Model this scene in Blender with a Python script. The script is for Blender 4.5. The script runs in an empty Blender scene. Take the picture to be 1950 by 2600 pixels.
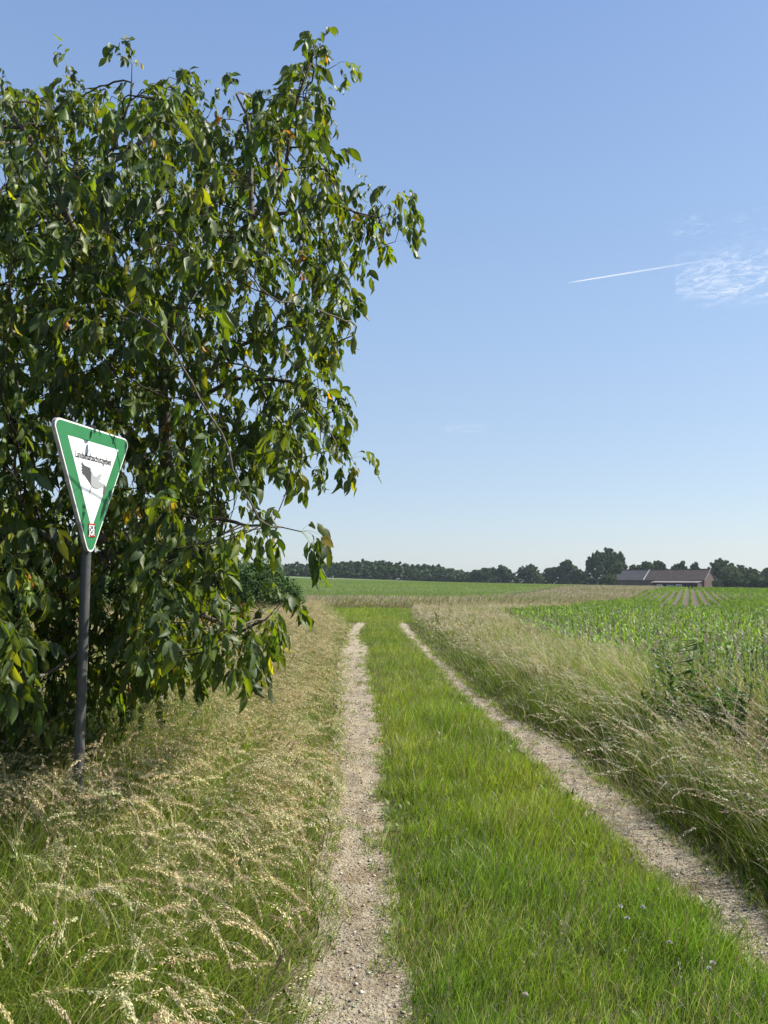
import bpy, math
import numpy as np
from mathutils import Vector, Matrix
R = math.radians
rng = np.random.default_rng(11)
sc = bpy.context.scene

# ---------------------------------------------------------------- camera
CAM_Z = 1.6
PITCH = math.atan(170/1954)
cam_d = bpy.data.cameras.new('camera'); cam = bpy.data.objects.new('camera', cam_d)
sc.collection.objects.link(cam); sc.camera = cam
cam.location = (0, 0, CAM_Z); cam.rotation_euler = (math.pi/2 + PITCH, 0, 0)
cam_d.sensor_fit = 'VERTICAL'; cam_d.sensor_height = 34.6; cam_d.lens = 26.0
cam_d.clip_start = 0.05; cam_d.clip_end = 40000

# ---------------------------------------------------------------- sky + sun
SUN_EL, SUN_AZ = 45, 74            # azimuth clockwise from +Y (straight ahead)
world = bpy.data.worlds.new('World'); sc.world = world; world.use_nodes = True
wn = world.node_tree.nodes; wl = world.node_tree.links
wn.clear()
sky = wn.new('ShaderNodeTexSky'); sky.sky_type = 'NISHITA'; sky.sun_disc = False
sky.sun_elevation = R(SUN_EL); sky.sun_rotation = R(SUN_AZ)
sky.altitude = 50; sky.air_density = 1.0; sky.dust_density = 0.7; sky.ozone_density = 3.5
bg = wn.new('ShaderNodeBackground'); bg.inputs['Strength'].default_value = 0.11
wo = wn.new('ShaderNodeOutputWorld')
geo = wn.new('ShaderNodeTexCoord'); sep = wn.new('ShaderNodeSeparateXYZ'); wl.new(geo.outputs['Generated'], sep.inputs[0])
rp = wn.new('ShaderNodeValToRGB'); wl.new(sep.outputs['Z'], rp.inputs[0])   # clear air: pale near the horizon, deeper blue overhead
SKYC = [(0.0, (.58, .635, .68)), (.10, (.50, .61, .74)), (.32, (.385, .545, .79)), (.62, (.25, .40, .73)), (1.0, (.14, .27, .60))]
while len(rp.color_ramp.elements) < len(SKYC): rp.color_ramp.elements.new(.5)
for e_, (p_, c_) in zip(rp.color_ramp.elements, SKYC): e_.position = p_; e_.color = (*c_, 1)
mu_ = wn.new('ShaderNodeMix'); mu_.data_type = 'RGBA'; mu_.blend_type = 'MULTIPLY'; mu_.inputs[0].default_value = 1; mu_.inputs[7].default_value = (5.04,)*3+(1,)
wl.new(rp.outputs[0], mu_.inputs[6])
hs = wn.new('ShaderNodeMix'); hs.data_type = 'RGBA'; hs.inputs[0].default_value = .72
wl.new(sky.outputs[0], hs.inputs[6]); wl.new(mu_.outputs[2], hs.inputs[7]); wl.new(hs.outputs[2], bg.inputs[0])
wo = wn['World Output'] if 'World Output' in wn else wo
wl.new(bg.outputs[0], wo.inputs[0])
sd = bpy.data.lights.new('sun', 'SUN'); sun = bpy.data.objects.new('sun', sd); sc.collection.objects.link(sun)
sd.energy = 5.0; sd.angle = R(0.5); sd.color = (1.0, 0.95, 0.86)
_s = Vector((math.sin(R(SUN_AZ))*math.cos(R(SUN_EL)), math.cos(R(SUN_AZ))*math.cos(R(SUN_EL)), math.sin(R(SUN_EL))))
sun.rotation_euler = _s.to_track_quat('Z', 'Y').to_euler()
sc.view_settings.view_transform = 'Standard'; sc.view_settings.look = 'None'
sc.view_settings.exposure = 0.85; sc.view_settings.gamma = 1.0
sc.cycles.max_bounces = 8; sc.cycles.transparent_max_bounces = 12

# ---------------------------------------------------------------- maths helpers
cP, sP = math.cos(PITCH), math.sin(PITCH)
def at(u, v, Y):
    """world point seen at photo pixel (u, v) at distance Y along +Y"""
    a = (u-975)/1954; b = (1300-v)/1954
    d = np.array([a, cP - b*sP, sP + b*cP])
    return np.array([0, 0, CAM_Z]) + d*(Y/d[1])
def gnd(u, v):
    a = (u-975)/1954; b = (1300-v)/1954
    d = np.array([a, cP - b*sP, sP + b*cP]); t = -CAM_Z/d[2]
    return d[0]*t, d[1]*t
def project(P):
    P = np.atleast_2d(P); x, y, z = P[:, 0], P[:, 1], P[:, 2]-CAM_Z
    f = y*cP + z*sP; up = -y*sP + z*cP
    return 975 + 1954*x/f, 1300 - 1954*up/f
def hash2(ix, iy, s):
    h = (ix.astype(np.int64)*374761393 + iy.astype(np.int64)*668265263 + s*1442695041) & 0xffffffff
    h = ((h ^ (h >> 13))*1274126177) & 0xffffffff
    return ((h ^ (h >> 16)) & 0xffff)/65535.0
def noise(x, y, s=0):
    x = np.asarray(x, float); y = np.asarray(y, float)
    ix = np.floor(x); iy = np.floor(y); fx = x-ix; fy = y-iy
    fx = fx*fx*(3-2*fx); fy = fy*fy*(3-2*fy)
    a = hash2(ix, iy, s); b = hash2(ix+1, iy, s); c = hash2(ix, iy+1, s); d = hash2(ix+1, iy+1, s)
    return (a*(1-fx)+b*fx)*(1-fy) + (c*(1-fx)+d*fx)*fy
def fbm(x, y, s=0, o=3):
    v = 0; a = .5; t = 0
    for k in range(o): v = v + a*noise(np.asarray(x)*2**k, np.asarray(y)*2**k, s+k*7); t += a; a *= .5
    return v/t
def gz(x, y):
    x = np.asarray(x, float); y = np.asarray(y, float)
    t = np.clip((y-20)/300, 0, 1.35)
    z = t*(0.4 - 0.0275*np.clip(x, -60, 170)) - 0.45*np.exp(-((y-70)/28)**2)
    return z + 0.03*(noise(x*.5, y*.5, 3)-.5)*np.clip(1-y/60, 0, 1)
def nrm(v): return v/np.maximum(np.linalg.norm(v, axis=-1, keepdims=True), 1e-9)

# ---------------------------------------------------------------- object helpers
def link(o, parent=None):
    sc.collection.objects.link(o)
    if parent is not None: o.parent = parent
    return o
def tag(o, label=None, cat=None, group=None, kind=None):
    if label: o['label'] = label
    if cat: o['category'] = cat
    if group: o['group'] = group
    if kind: o['kind'] = kind
    return o
def empty(name, loc=(0, 0, 0), rz=0):
    o = bpy.data.objects.new(name, None); o.location = loc; o.rotation_euler = (0, 0, rz)
    o.empty_display_size = .2
    return link(o)
def np_mesh(name, V, F, mat=None, col=None, parent=None, smooth=False, do_link=True):
    """V (n,3); F list of arrays (m,3) / (m,4); col (n,3) point colours"""
    if not isinstance(F, (list, tuple)): F = [F]
    F = [f for f in F if len(f)]
    me = bpy.data.meshes.new(name)
    me.vertices.add(len(V)); me.vertices.foreach_set('co', np.ascontiguousarray(V, np.float32).ravel())
    nl = sum(f.size for f in F); nf = sum(len(f) for f in F)
    me.loops.add(nl); me.loops.foreach_set('vertex_index', np.concatenate([f.ravel() for f in F]).astype(np.int32))
    tot = np.concatenate([np.full(len(f), f.shape[1]) for f in F]).astype(np.int32)
    st = np.concatenate([[0], np.cumsum(tot)[:-1]]).astype(np.int32)
    me.polygons.add(nf); me.polygons.foreach_set('loop_start', st)
    try: me.polygons.foreach_set('loop_total', tot)
    except Exception: pass
    if smooth: me.polygons.foreach_set('use_smooth', np.ones(nf, bool))
    if col is not None:
        a = me.attributes.new('Col', 'FLOAT_COLOR', 'POINT')
        c = np.ones((len(V), 4), np.float32); c[:, :3] = col
        a.data.foreach_set('color', c.ravel())
    me.update(calc_edges=True)
    if mat: me.materials.append(mat)
    o = bpy.data.objects.new(name, me)
    if do_link: link(o, parent)
    return o
class MB:
    """small mesh collector"""
    def __init__(s): s.V = []; s.F3 = []; s.F4 = []; s.C = []; s.n = 0; s.N = []
    def add(s, V, F, c=None):
        V = np.asarray(V, float)
        for f in F:
            if len(f) == 4: s.F4.append([i+s.n for i in f])
            elif len(f) == 3: s.F3.append([i+s.n for i in f])
            else: s.N.append([i+s.n for i in f])
        s.V.append(V); s.C.append(np.tile(c if c is not None else (.5, .5, .5), (len(V), 1))); s.n += len(V)
    def box(s, a, b, c=None, M=None):
        x0, y0, z0 = a; x1, y1, z1 = b
        V = np.array([(x0, y0, z0), (x1, y0, z0), (x1, y1, z0), (x0, y1, z0), (x0, y0, z1), (x1, y0, z1), (x1, y1, z1), (x0, y1, z1)], float)
        if M is not None: V = V @ M[:3, :3].T + M[:3, 3]
        s.add(V, [(0, 3, 2, 1), (4, 5, 6, 7), (0, 1, 5, 4), (1, 2, 6, 5), (2, 3, 7, 6), (3, 0, 4, 7)], c)
    def tube(s, P, r, n=8, c=None, caps=True):
        P = np.asarray(P, float); r = np.broadcast_to(np.asarray(r, float), (len(P),))
        T = np.gradient(P, axis=0); T = nrm(T)
        a = np.array([0, 0, 1.]) if abs(T[0, 2]) < .9 else np.array([1., 0, 0])
        X = nrm(np.cross(T[0], a)); V = []
        for i in range(len(P)):
            X = nrm(X - T[i]*np.dot(X, T[i])); Y = np.cross(T[i], X)
            th = np.arange(n)*2*math.pi/n
            V.append(P[i] + r[i]*(np.cos(th)[:, None]*X + np.sin(th)[:, None]*Y))
        F = [(i*n+j, i*n+(j+1) % n, (i+1)*n+(j+1) % n, (i+1)*n+j) for i in range(len(P)-1) for j in range(n)]
        if caps: F += [tuple(range(n))[::-1], tuple((len(P)-1)*n+j for j in range(n))]
        s.add(np.concatenate(V), F, c)
    def poly(s, pts, z0, z1, c=None, f=None):
        n = len(pts); V = [(p[0], p[1], z0) for p in pts]+[(p[0], p[1], z1) for p in pts]
        V = np.array(V, float)
        if f: V = f(V)
        s.add(V, [tuple(range(n))[::-1], tuple(range(n, 2*n))]+[(i, (i+1) % n, n+(i+1) % n, n+i) for i in range(n)], c)
    def build(s, name, mat, parent=None, smooth=False):
        me = bpy.data.meshes.new(name); V = np.concatenate(s.V)
        me.from_pydata(V.tolist(), [], s.F3+s.F4+s.N)
        a = me.attributes.new('Col', 'FLOAT_COLOR', 'POINT')
        c = np.ones((len(V), 4), np.float32); c[:, :3] = np.concatenate(s.C); a.data.foreach_set('color', c.ravel())
        if smooth: me.polygons.foreach_set('use_smooth', np.ones(len(me.polygons), bool))
        me.update(); me.materials.append(mat)
        return link(bpy.data.objects.new(name, me), parent)

# ---------------------------------------------------------------- materials
def newmat(name):
    m = bpy.data.materials.new(name); m.use_nodes = True
    nt = m.node_tree; nt.nodes.clear()
    out = nt.nodes.new('ShaderNodeOutputMaterial'); return m, nt, out
def nz(nt, scale, detail=4, rough=.6, coord='Object', vec=None, dist=0):
    n = nt.nodes.new('ShaderNodeTexNoise'); n.inputs['Scale'].default_value = scale
    n.inputs['Detail'].default_value = detail; n.inputs['Roughness'].default_value = rough
    n.inputs['Distortion'].default_value = dist
    if vec is None:
        t = nt.nodes.new('ShaderNodeTexCoord'); vec = t.outputs[coord]
    nt.links.new(vec, n.inputs['Vector']); return n.outputs['Fac']
def ramp(nt, fac, stops):
    r = nt.nodes.new('ShaderNodeValToRGB'); e = r.color_ramp.elements
    while len(e) < len(stops): e.new(.5)
    for k, (p, c) in enumerate(stops):
        e[k].position = p; e[k].color = (*c, 1) if len(c) == 3 else c
    nt.links.new(fac, r.inputs[0]); return r.outputs[0]
def mixc(nt, fac, a, b, mode='MIX'):
    m = nt.nodes.new('ShaderNodeMix'); m.data_type = 'RGBA'; m.blend_type = mode
    for s, v in ((m.inputs[0], fac), (m.inputs[6], a), (m.inputs[7], b)):
        if hasattr(v, 'links'): nt.links.new(v, s)
        elif isinstance(v, (int, float)): s.default_value = v
        else: s.default_value = (*v, 1)
    return m.outputs[2]
def bump(nt, h, strength=.5, dist=.01):
    b = nt.nodes.new('ShaderNodeBump'); b.inputs['Strength'].default_value = strength; b.inputs['Distance'].default_value = dist
    nt.links.new(h, b.inputs['Height']); return b.outputs[0]
def principled(nt, out, col=None, rough=.7, spec=.3, normal=None, metal=0):
    p = nt.nodes.new('ShaderNodeBsdfPrincipled')
    if col is not None:
        if hasattr(col, 'links'): nt.links.new(col, p.inputs['Base Color'])
        else: p.inputs['Base Color'].default_value = (*col, 1)
    p.inputs['Roughness'].default_value = rough; p.inputs['Specular IOR Level'].default_value = spec
    p.inputs['Metallic'].default_value = metal
    if normal is not None: nt.links.new(normal, p.inputs['Normal'])
    if out is not None: nt.links.new(p.outputs[0], out.inputs[0])
    return p
def foliage(name, trans=.35, rough=.5, spec=.35, tgain=(1.6, 1.9, .7), back=None):
    m, nt, out = newmat(name)
    a = nt.nodes.new('ShaderNodeAttribute'); a.attribute_name = 'Col'
    col = a.outputs['Color']
    base = col
    if back:
        g = nt.nodes.new('ShaderNodeNewGeometry')
        base = mixc(nt, g.outputs['Backfacing'], col, mixc(nt, .5, col, back))
    p = principled(nt, None, base, rough, spec)
    t = nt.nodes.new('ShaderNodeBsdfTranslucent')
    nt.links.new(mixc(nt, 1, col, tgain, 'MULTIPLY'), t.inputs[0])
    mx = nt.nodes.new('ShaderNodeMixShader'); mx.inputs[0].default_value = trans
    nt.links.new(p.outputs[0], mx.inputs[1]); nt.links.new(t.outputs[0], mx.inputs[2])
    nt.links.new(mx.outputs[0], out.inputs[0]); return m
M = {}
M['grass'] = foliage('grass_blades', .38, .45, .35)
M['straw'] = foliage('dry_grass', .25, .6, .25, (1.1, 1.05, .9))
M['leaf'] = foliage('walnut_leaves', .37, .48, .32, (3.0, 2.5, .3), back=(.09, .12, .06))
M['maize'] = foliage('maize_leaves', .38, .5, .3)
M['far'] = foliage('distant_foliage', .2, .75, .15, (1.2, 1.4, .7))
def colmat(name, rough=.8, spec=.2, nscale=None, amt=.3, bscale=None, bstr=.4, bdist=.02):
    m, nt, out = newmat(name)
    a = nt.nodes.new('ShaderNodeAttribute'); a.attribute_name = 'Col'; c = a.outputs['Color']
    if nscale:
        v = ramp(nt, nz(nt, nscale, 6, .65), [(.3, (1-amt,)*3), (.7, (1+amt*.5,)*3)])
        c = mixc(nt, 1, c, v, 'MULTIPLY')
    n = bump(nt, nz(nt, bscale, 5), bstr, bdist) if bscale else None
    principled(nt, out, c, rough, spec, n); return m
M['bark'] = colmat('bark', .85, .2, 14, .5, 30, .8, .01)
M['paint'] = colmat('sign_paint', .38, .4, 9, .12)
M['steel'] = colmat('galvanised_post', .5, .5, 18, .45, 40, .2, .002)
M['stone'] = colmat('pebbles', .8, .25, 60, .2)
M['build'] = colmat('farm_walls', .9, .15, .6, .35)
M['flower'] = colmat('petals', .7, .2)
def ground_mat():
    m, nt, out = newmat('soil')
    f = nz(nt, 1.3, 8, .65); f2 = nz(nt, 18, 6, .7)
    c = ramp(nt, f, [(.3, (.055, .05, .022)), (.55, (.10, .085, .045)), (.75, (.075, .085, .03))])
    c = mixc(nt, .5, c, ramp(nt, f2, [(.3, (.03, .03, .012)), (.7, (.17, .14, .08))]))
    principled(nt, out, c, .95, .1, bump(nt, f2, .6, .03)); return m
M['soil'] = ground_mat()
def fieldsoil_mat():
    m, nt, out = newmat('field_soil')
    f = nz(nt, .25, 6, .6); f2 = nz(nt, 9, 6, .7)
    c = ramp(nt, f, [(.3, (.09, .072, .05)), (.7, (.145, .115, .08))])
    c = mixc(nt, .5, c, ramp(nt, f2, [(.3, (.06, .05, .035)), (.7, (.18, .15, .11))]))
    principled(nt, out, c, .95, .1, bump(nt, f2, .7, .05)); return m
M['fsoil'] = fieldsoil_mat()
def rut_mat():
    m, nt, out = newmat('sandy_track')
    tc = nt.nodes.new('ShaderNodeTexCoord').outputs['Object']
    big = nz(nt, 1.6, 6, .6, vec=tc); mid = nz(nt, 22, 7, .75, vec=tc); fine = nz(nt, 140, 4, .7, vec=tc)
    c = ramp(nt, big, [(.3, (.37, .31, .21)), (.5, (.52, .44, .305)), (.7, (.60, .52, .375))])
    c = mixc(nt, .55, c, ramp(nt, mid, [(.33, (.17, .135, .09)), (.5, (.46, .385, .27)), (.65, (.64, .56, .42))]))
    c = mixc(nt, .55, c, ramp(nt, fine, [(.34, (.08, .07, .05)), (.5, (.35, .295, .21)), (.66, (.60, .54, .42))]))
    mp = nt.nodes.new('ShaderNodeMapping'); mp.inputs['Scale'].default_value = (10, 1.3, 1); nt.links.new(tc, mp.inputs['Vector'])
    c = mixc(nt, .75, c, ramp(nt, nz(nt, 1.0, 4, .6, vec=mp.outputs[0]), [(.36, (.62, .60, .56)), (.5, (1, 1, 1)), (.66, (1.18, 1.15, 1.10))]), 'MULTIPLY')
    c = mixc(nt, .8, c, ramp(nt, nz(nt, 4.5, 6, .75, vec=tc), [(.40, (.60, .54, .46)), (.52, (1, 1, 1))]), 'MULTIPLY')
    v = nt.nodes.new('ShaderNodeTexVoronoi'); v.inputs['Scale'].default_value = 55; nt.links.new(tc, v.inputs['Vector'])
    h = nt.nodes.new('ShaderNodeMath'); h.operation = 'ADD'
    nt.links.new(v.outputs['Distance'], h.inputs[0]); nt.links.new(mid, h.inputs[1])
    h2 = nt.nodes.new('ShaderNodeMath'); h2.operation = 'ADD'; nt.links.new(h.outputs[0], h2.inputs[0]); nt.links.new(fine, h2.inputs[1])
    principled(nt, out, c, .95, .12, bump(nt, h2.outputs[0], .9, .018)); return m
M['rut'] = rut_mat()

# ---------------------------------------------------------------- ground
# rut edges: (y, left edge x, right edge x)
_L = [(754, 1025, 2600), (780, 1031, 2500), (798, 1003, 2400), (815, 1000, 2300), (833, 985, 2200), (845, 970, 2100), (857, 975, 2000), (856, 978, 1900), (863, 955, 1800),
      (863, 934, 1700), (866, 938, 1650), (884, 914, 1620), (890, 914, 1600), (908, 931, 1578)]
_Rr = [(2130, 2420, 2600), (1935, 2170, 2500), (1835, 2030, 2400), (1745, 1920, 2300), (1650, 1810, 2200), (1543, 1702, 2100), (1430, 1560, 2000), (1320, 1425, 1900), (1203, 1264, 1800),
       (1159, 1199, 1750), (1116, 1148, 1700), (1065, 1094, 1650), (1022, 1043, 1600), (1011, 1029, 1576)]
def edges(T):
    E = [(gnd(a, v)[1], gnd(a, v)[0], gnd(b, v)[0]) for a, b, v in T]
    E = [(-3, E[0][1]+.1*(E[0][1] < 0.5)*0, E[0][2])] + E
    E.sort(); return np.array(E)
EL, ER = edges(_L), edges(_Rr)
def rut(E, y, s):
    a = np.interp(y, E[:, 0], E[:, 1]); b = np.interp(y, E[:, 0], E[:, 2])
    a = a + .10*(noise(np.asarray(y)*3.1, 0*np.asarray(y), s)-.5) + .05*(noise(np.asarray(y)*11, 0*np.asarray(y), s+1)-.5)
    b = b + .10*(noise(np.asarray(y)*2.7, 0*np.asarray(y), s+2)-.5) + .05*(noise(np.asarray(y)*9, 0*np.asarray(y), s+3)-.5)
    return a, b
LEND, REND = EL[-1, 0]+1.0, ER[-1, 0]+.8
def in_rut(x, y, pad=0.):
    a, b = rut(EL, y, 50); c, d = rut(ER, y, 60)
    return ((x > a+pad) & (x < b-pad) & (y < LEND)) | ((x > c+pad) & (x < d-pad) & (y < REND))
def axis(core, step, far, grow):
    a = list(np.arange(0, core, step)); s = step
    while a[-1] < far: s *= grow; a.append(a[-1]+s)
    return np.array(a)
xp = axis(8, .12, 4500, 1.09); xs = np.concatenate([-xp[::-1][:-1], xp])
ys = np.concatenate([-axis(4, .5, 60, 1.3)[::-1][:-1], axis(20, .12, 9000, 1.05)])
X, Y = np.meshgrid(xs, ys)
def grid_faces(nr, nc):
    i = np.arange((nr-1)*nc).reshape(nr-1, nc)[:, :-1].ravel()
    return np.stack([i, i+1, i+nc+1, i+nc], 1)
V = np.stack([X.ravel(), Y.ravel(), gz(X, Y).ravel()], 1)
o = np_mesh('ground', V, grid_faces(len(ys), len(xs)), M['soil'], smooth=True); tag(o, 'brown soil under the meadow and the track', kind='structure')

for E, s, end, nm in ((EL, 50, LEND, 'left'), (ER, 60, REND, 'right')):
    yy = np.concatenate([np.arange(-1, 12, .05), np.arange(12, end, .12)])
    a, b = rut(E, yy, s)
    tap = np.clip((end-yy)/1.5, 0, 1); mid = (a+b)/2; a = mid+(a-mid)*tap; b = mid+(b-mid)*tap
    a = a-.04+(.0 if nm == 'left' else .02); b = b+.01
    tt = np.linspace(0, 1, 13)
    XX = a[:, None]*(1-tt)+b[:, None]*tt; YY = np.repeat(yy[:, None], 13, 1)
    V = np.stack([XX.ravel(), YY.ravel(), (gz(XX, YY)+.008).ravel()], 1)
    o = np_mesh('track_' + nm, V, grid_faces(len(yy), 13), M['rut'], smooth=True)
    tag(o, f'bare sandy wheel rut of the farm track, {nm} one', kind='structure')

# field boundaries (x of the maize edge as function of y, and of the wheat edge)
def maize_edge(y): return np.interp(y, [-5, 5, 9.4, 16, 24, 38, 48, 85, 200, 320], [3.3, 3.4, 3.55, 3.8, 4.1, 5.2, 11, 25, 69, 111])
def wheat_edge(y): return np.interp(y, [40, 50, 58, 85, 200, 320], [-60, 4, 9, 20, 60, 100])
def maize_y0(x): return np.interp(x, [3.3, 3.7, 6.2, 12, 26, 70, 112], [0, 9.4, 38, 48, 85, 200, 320])

# maize field soil sheet
yy = axis(30, .5, 330, 1.03); yy = yy[yy < 318]; tt = np.linspace(0, 1, 60)**1.6
XX = maize_edge(yy)[:, None]*(1-tt) + (260.)*tt; YY = np.repeat(yy[:, None], 60, 1)
V = np.stack([XX.ravel(), YY.ravel(), (gz(XX, YY)+.012+.0004*YY).ravel()], 1)
o = np_mesh('field_soil', V, grid_faces(len(yy), 60), M['fsoil'], smooth=True); tag(o, 'pale brown tilled soil between the maize rows', kind='structure')

# ---------------------------------------------------------------- blade generators (numpy)
def curve_pts(P, H, az, lean, bend, seg, power=1.3):
    n = len(P); C = np.zeros((n, seg+1, 3)); C[:, 0] = P
    st = (H/seg)[:, None]
    dx, dy = np.cos(az), np.sin(az)
    for k in range(seg):
        a = lean + bend*((k+.5)/seg)**power
        C[:, k+1, 0] = C[:, k, 0] + np.sin(a)*dx*st[:, 0]
        C[:, k+1, 1] = C[:, k, 1] + np.sin(a)*dy*st[:, 0]
        C[:, k+1, 2] = C[:, k, 2] + np.cos(a)*st[:, 0]
    return C
class Acc:
    def __init__(s): s.V = []; s.C = []; s.F = []; s.n = 0
    def add(s, V, F, C): s.V.append(V.reshape(-1, 3)); s.C.append(C.reshape(-1, 3)); s.F.append(F+s.n); s.n += V.size//3
    def build(s, name, mat, parent=None, link_=True):
        if s.n == 0: return None
        return np_mesh(name, np.concatenate(s.V), np.concatenate(s.F), mat, np.concatenate(s.C), parent, do_link=link_)
def ribbons(acc, C, W, wdir, col0, col1, prof=None):
    n, m, _ = C.shape; t = np.linspace(0, 1, m)
    if prof is None: prof = np.clip(1.15*(1-t**2.2), .04, 1)
    w = W[:, None]*prof[None, :]*.5
    V = np.stack([C - wdir[:, None]*w[..., None], C + wdir[:, None]*w[..., None]], 2)
    base = (np.arange(n)*m*2)[:, None]; k = np.arange(m-1)*2
    F = np.stack([base+k, base+k+1, base+k+3, base+k+2], -1).reshape(-1, 4)
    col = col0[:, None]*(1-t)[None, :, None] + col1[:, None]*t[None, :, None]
    acc.add(V, F, np.repeat(col[:, :, None], 2, 2))
def rdir(n):
    a = rng.uniform(0, 2*math.pi, n); return np.stack([np.cos(a), np.sin(a), np.zeros(n)], 1)
def pick(palette, n, w=None, var=.2):
    p = np.array(palette); i = rng.choice(len(p), n, p=w)
    return p[i]*(1+var*rng.uniform(-1, 1, (n, 1)))*(1+.06*rng.normal(size=(n, 3)))
def sample(x0, x1, y0, y1, dens, mask, d0=4., p=1.3):
    """poisson-ish points with density dens/m2 falling with distance; returns pts and size factor"""
    out = []
    ybins = [y0]
    while ybins[-1] < y1: ybins.append(min(y1, ybins[-1]*1.18+.2))
    for a, b in zip(ybins[:-1], ybins[1:]):
        f = min(1, (d0/max(.5*(a+b), .1))**p)
        xa, xb = max(x0, -.62*b-1.0), min(x1, .62*b+1.0)
        if xb <= xa: continue
        n = int(dens*f*(b-a)*(xb-xa)); x = rng.uniform(xa, xb, n); y = rng.uniform(a, b, n)
        k = mask(x, y); x, y = x[k], y[k]
        out.append(np.stack([x, y, np.full(len(x), 1/math.sqrt(f))], 1))
    o = np.concatenate(out); return o[:, 0], o[:, 1], np.sqrt(o[:, 2])**1.15
GREEN = [(.15, .20, .024), (.195, .255, .032), (.25, .305, .048), (.09, .135, .018), (.34, .32, .09)]
DRYC = [(.60, .52, .33), (.50, .41, .25), (.66, .58, .38), (.42, .33, .21)]

def panicles(acc, x, y, H, az, lean, bend, sz, frac=.33, nspk=34, seg=9, droop=.5, pal=None, dens_w=1.0, stemcol=None, z=None, strands=1):
    n = len(x)
    if strands > 1:
        k_ = np.repeat(np.arange(n), strands); m_ = len(k_)
        x, y, sz, H = x[k_], y[k_], sz[k_], H[k_]*rng.uniform(.84, 1.02, m_)
        az = az[k_]+rng.normal(0, .13, m_); lean = lean[k_]+rng.normal(0, .015, m_); bend = bend[k_]+rng.normal(0, .28, m_); n = m_
    P = np.stack([x, y, gz(x, y) if z is None else z], 1)
    C = curve_pts(P, H, az, lean, bend, seg, 2.2)
    pal = pal or [(.60, .51, .27), (.50, .43, .23), (.66, .57, .32), (.50, .39, .24)]
    hc = pick(pal, n, None, .18)
    s0 = pick([(.26, .28, .09), (.36, .33, .15), (.20, .24, .06)], n) if stemcol is None else pick(stemcol, n)
    W = .0022*sz
    a = rng.uniform(0, 2*math.pi, n)
    w1 = np.stack([np.cos(a), np.sin(a), 0*a], 1); w2 = np.stack([-np.sin(a), np.cos(a), 0*a], 1)
    prof = np.linspace(1.2, .5, seg+1)
    ribbons(acc, C, W, w1, s0, hc, prof); ribbons(acc, C, W, w2, s0, hc, prof)
    # spikelets
    t = (1-frac) + frac*np.sort(rng.uniform(0, 1, (n, nspk)), 1)**.9
    u = t*seg; k = np.minimum(u.astype(int), seg-1); f = (u-k)[..., None]
    ii = np.arange(n)[:, None]
    B = C[ii, k]*(1-f) + C[ii, k+1]*f; T = nrm(C[ii, k+1]-C[ii, k])
    rel = (t-(1-frac))/frac
    side = rng.normal(size=(n, nspk, 3))+np.array([0, 0, -1.0])*droop*2; side -= T*(side*T).sum(-1, keepdims=True); side = nrm(side)
    spread = (.002+.011*np.sin(np.pi*np.clip(rel*.9+.08, 0, 1))*rng.uniform(.1, 1, (n, nspk))*dens_w)[..., None]*sz[:, None, None]**.5
    D = nrm(T + .3*side + np.array([0, 0, -droop])*rng.uniform(.2, 1.2, (n, nspk, 1)))
    B = B + side*spread*.5 + D*spread
    L = (.0092*rng.uniform(.7, 1.4, (n, nspk, 1)))*sz[:, None, None]; Wd = L*rng.uniform(.32, .48, (n, nspk, 1))
    q = nrm(np.cross(D, rng.normal(size=D.shape)))
    V = np.stack([B, B+D*L*.45+q*Wd*.5, B+D*L, B+D*L*.45-q*Wd*.5], 2)
    F = np.arange(n*nspk*4).reshape(-1, 4)
    col = (hc[:, None]*rng.uniform(.75, 1.3, (n, nspk, 1)))[:, :, None].repeat(4, 2)
    acc.add(V, F, col)

def lowf(x, y, s, sc_=1.): return fbm(np.asarray(x)*sc_, np.asarray(y)*sc_, s, 3)
def knit(me):
    """join the loose leaf ribbons of a plant to its stem with a hair-thin face at each leaf base"""
    import bmesh
    b = bmesh.new(); b.from_mesh(me); b.verts.ensure_lookup_table(); seen = {}; isl = []
    for v in b.verts:
        if v.index in seen: continue
        st_ = [v]; seen[v.index] = len(isl); cur = [v]
        while st_:
            q = st_.pop()
            for e in q.link_edges:
                w = e.other_vert(q)
                if w.index not in seen: seen[w.index] = len(isl); st_.append(w); cur.append(w)
        isl.append(cur)
    main = list(isl[0])
    for c in isl[1:]:
        a_, b_ = c[0], c[1]; t_ = min(main, key=lambda m_: (m_.co-a_.co).length_squared)
        try: b.faces.new((a_, b_, t_))
        except Exception: pass
        if len(isl) < 12: main += c[:4]
    b.to_mesh(me); b.free()
# lateral limits
def left_edge(y): return rut(EL, y, 50)[0]
def right_edge(y): return rut(ER, y, 60)[1]
TRACK_END = 40.
def strip_mask(x, y):
    a = rut(EL, y, 50)[1]; b = rut(ER, y, 60)[0]
    return (x > a) & (x < b)

# ---- middle strip of the track -------------------------------------------------
acc = Acc()
def m_mid(x, y):
    bend_ = 1.6*np.clip((y-25)/16, 0, 1)
    L = rut(EL, y, 50); Rg = rut(ER, y, 60)
    inside = (x > L[1]-.035) & (x < Rg[0]+.05)
    far = (y > LEND-1.5) & (x > L[0]-.25-1.4*bend_) & (x < Rg[1]+.2+1.4*bend_)
    return (inside | far) & (y < 46)
x, y, sz = sample(-4, 4, 2.0, 46, 10500, m_mid, 3.2, 1.4)
n = len(x); print('mid', n)
La = rut(EL, y, 50)[1]; Rb = rut(ER, y, 60)[0]
edge = np.clip((np.minimum(x-La, Rb-x)+.05)/.28, 0, 1)
edge = np.where(y > LEND-2, 1, edge)
pat = lowf(x, y, 5, 1.4)
H = (.04+.13*edge*(.2+1.2*pat))*(.45+1.1*lowf(x, y, 6, 4.5))*rng.uniform(.5, 1.4, n)
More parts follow.
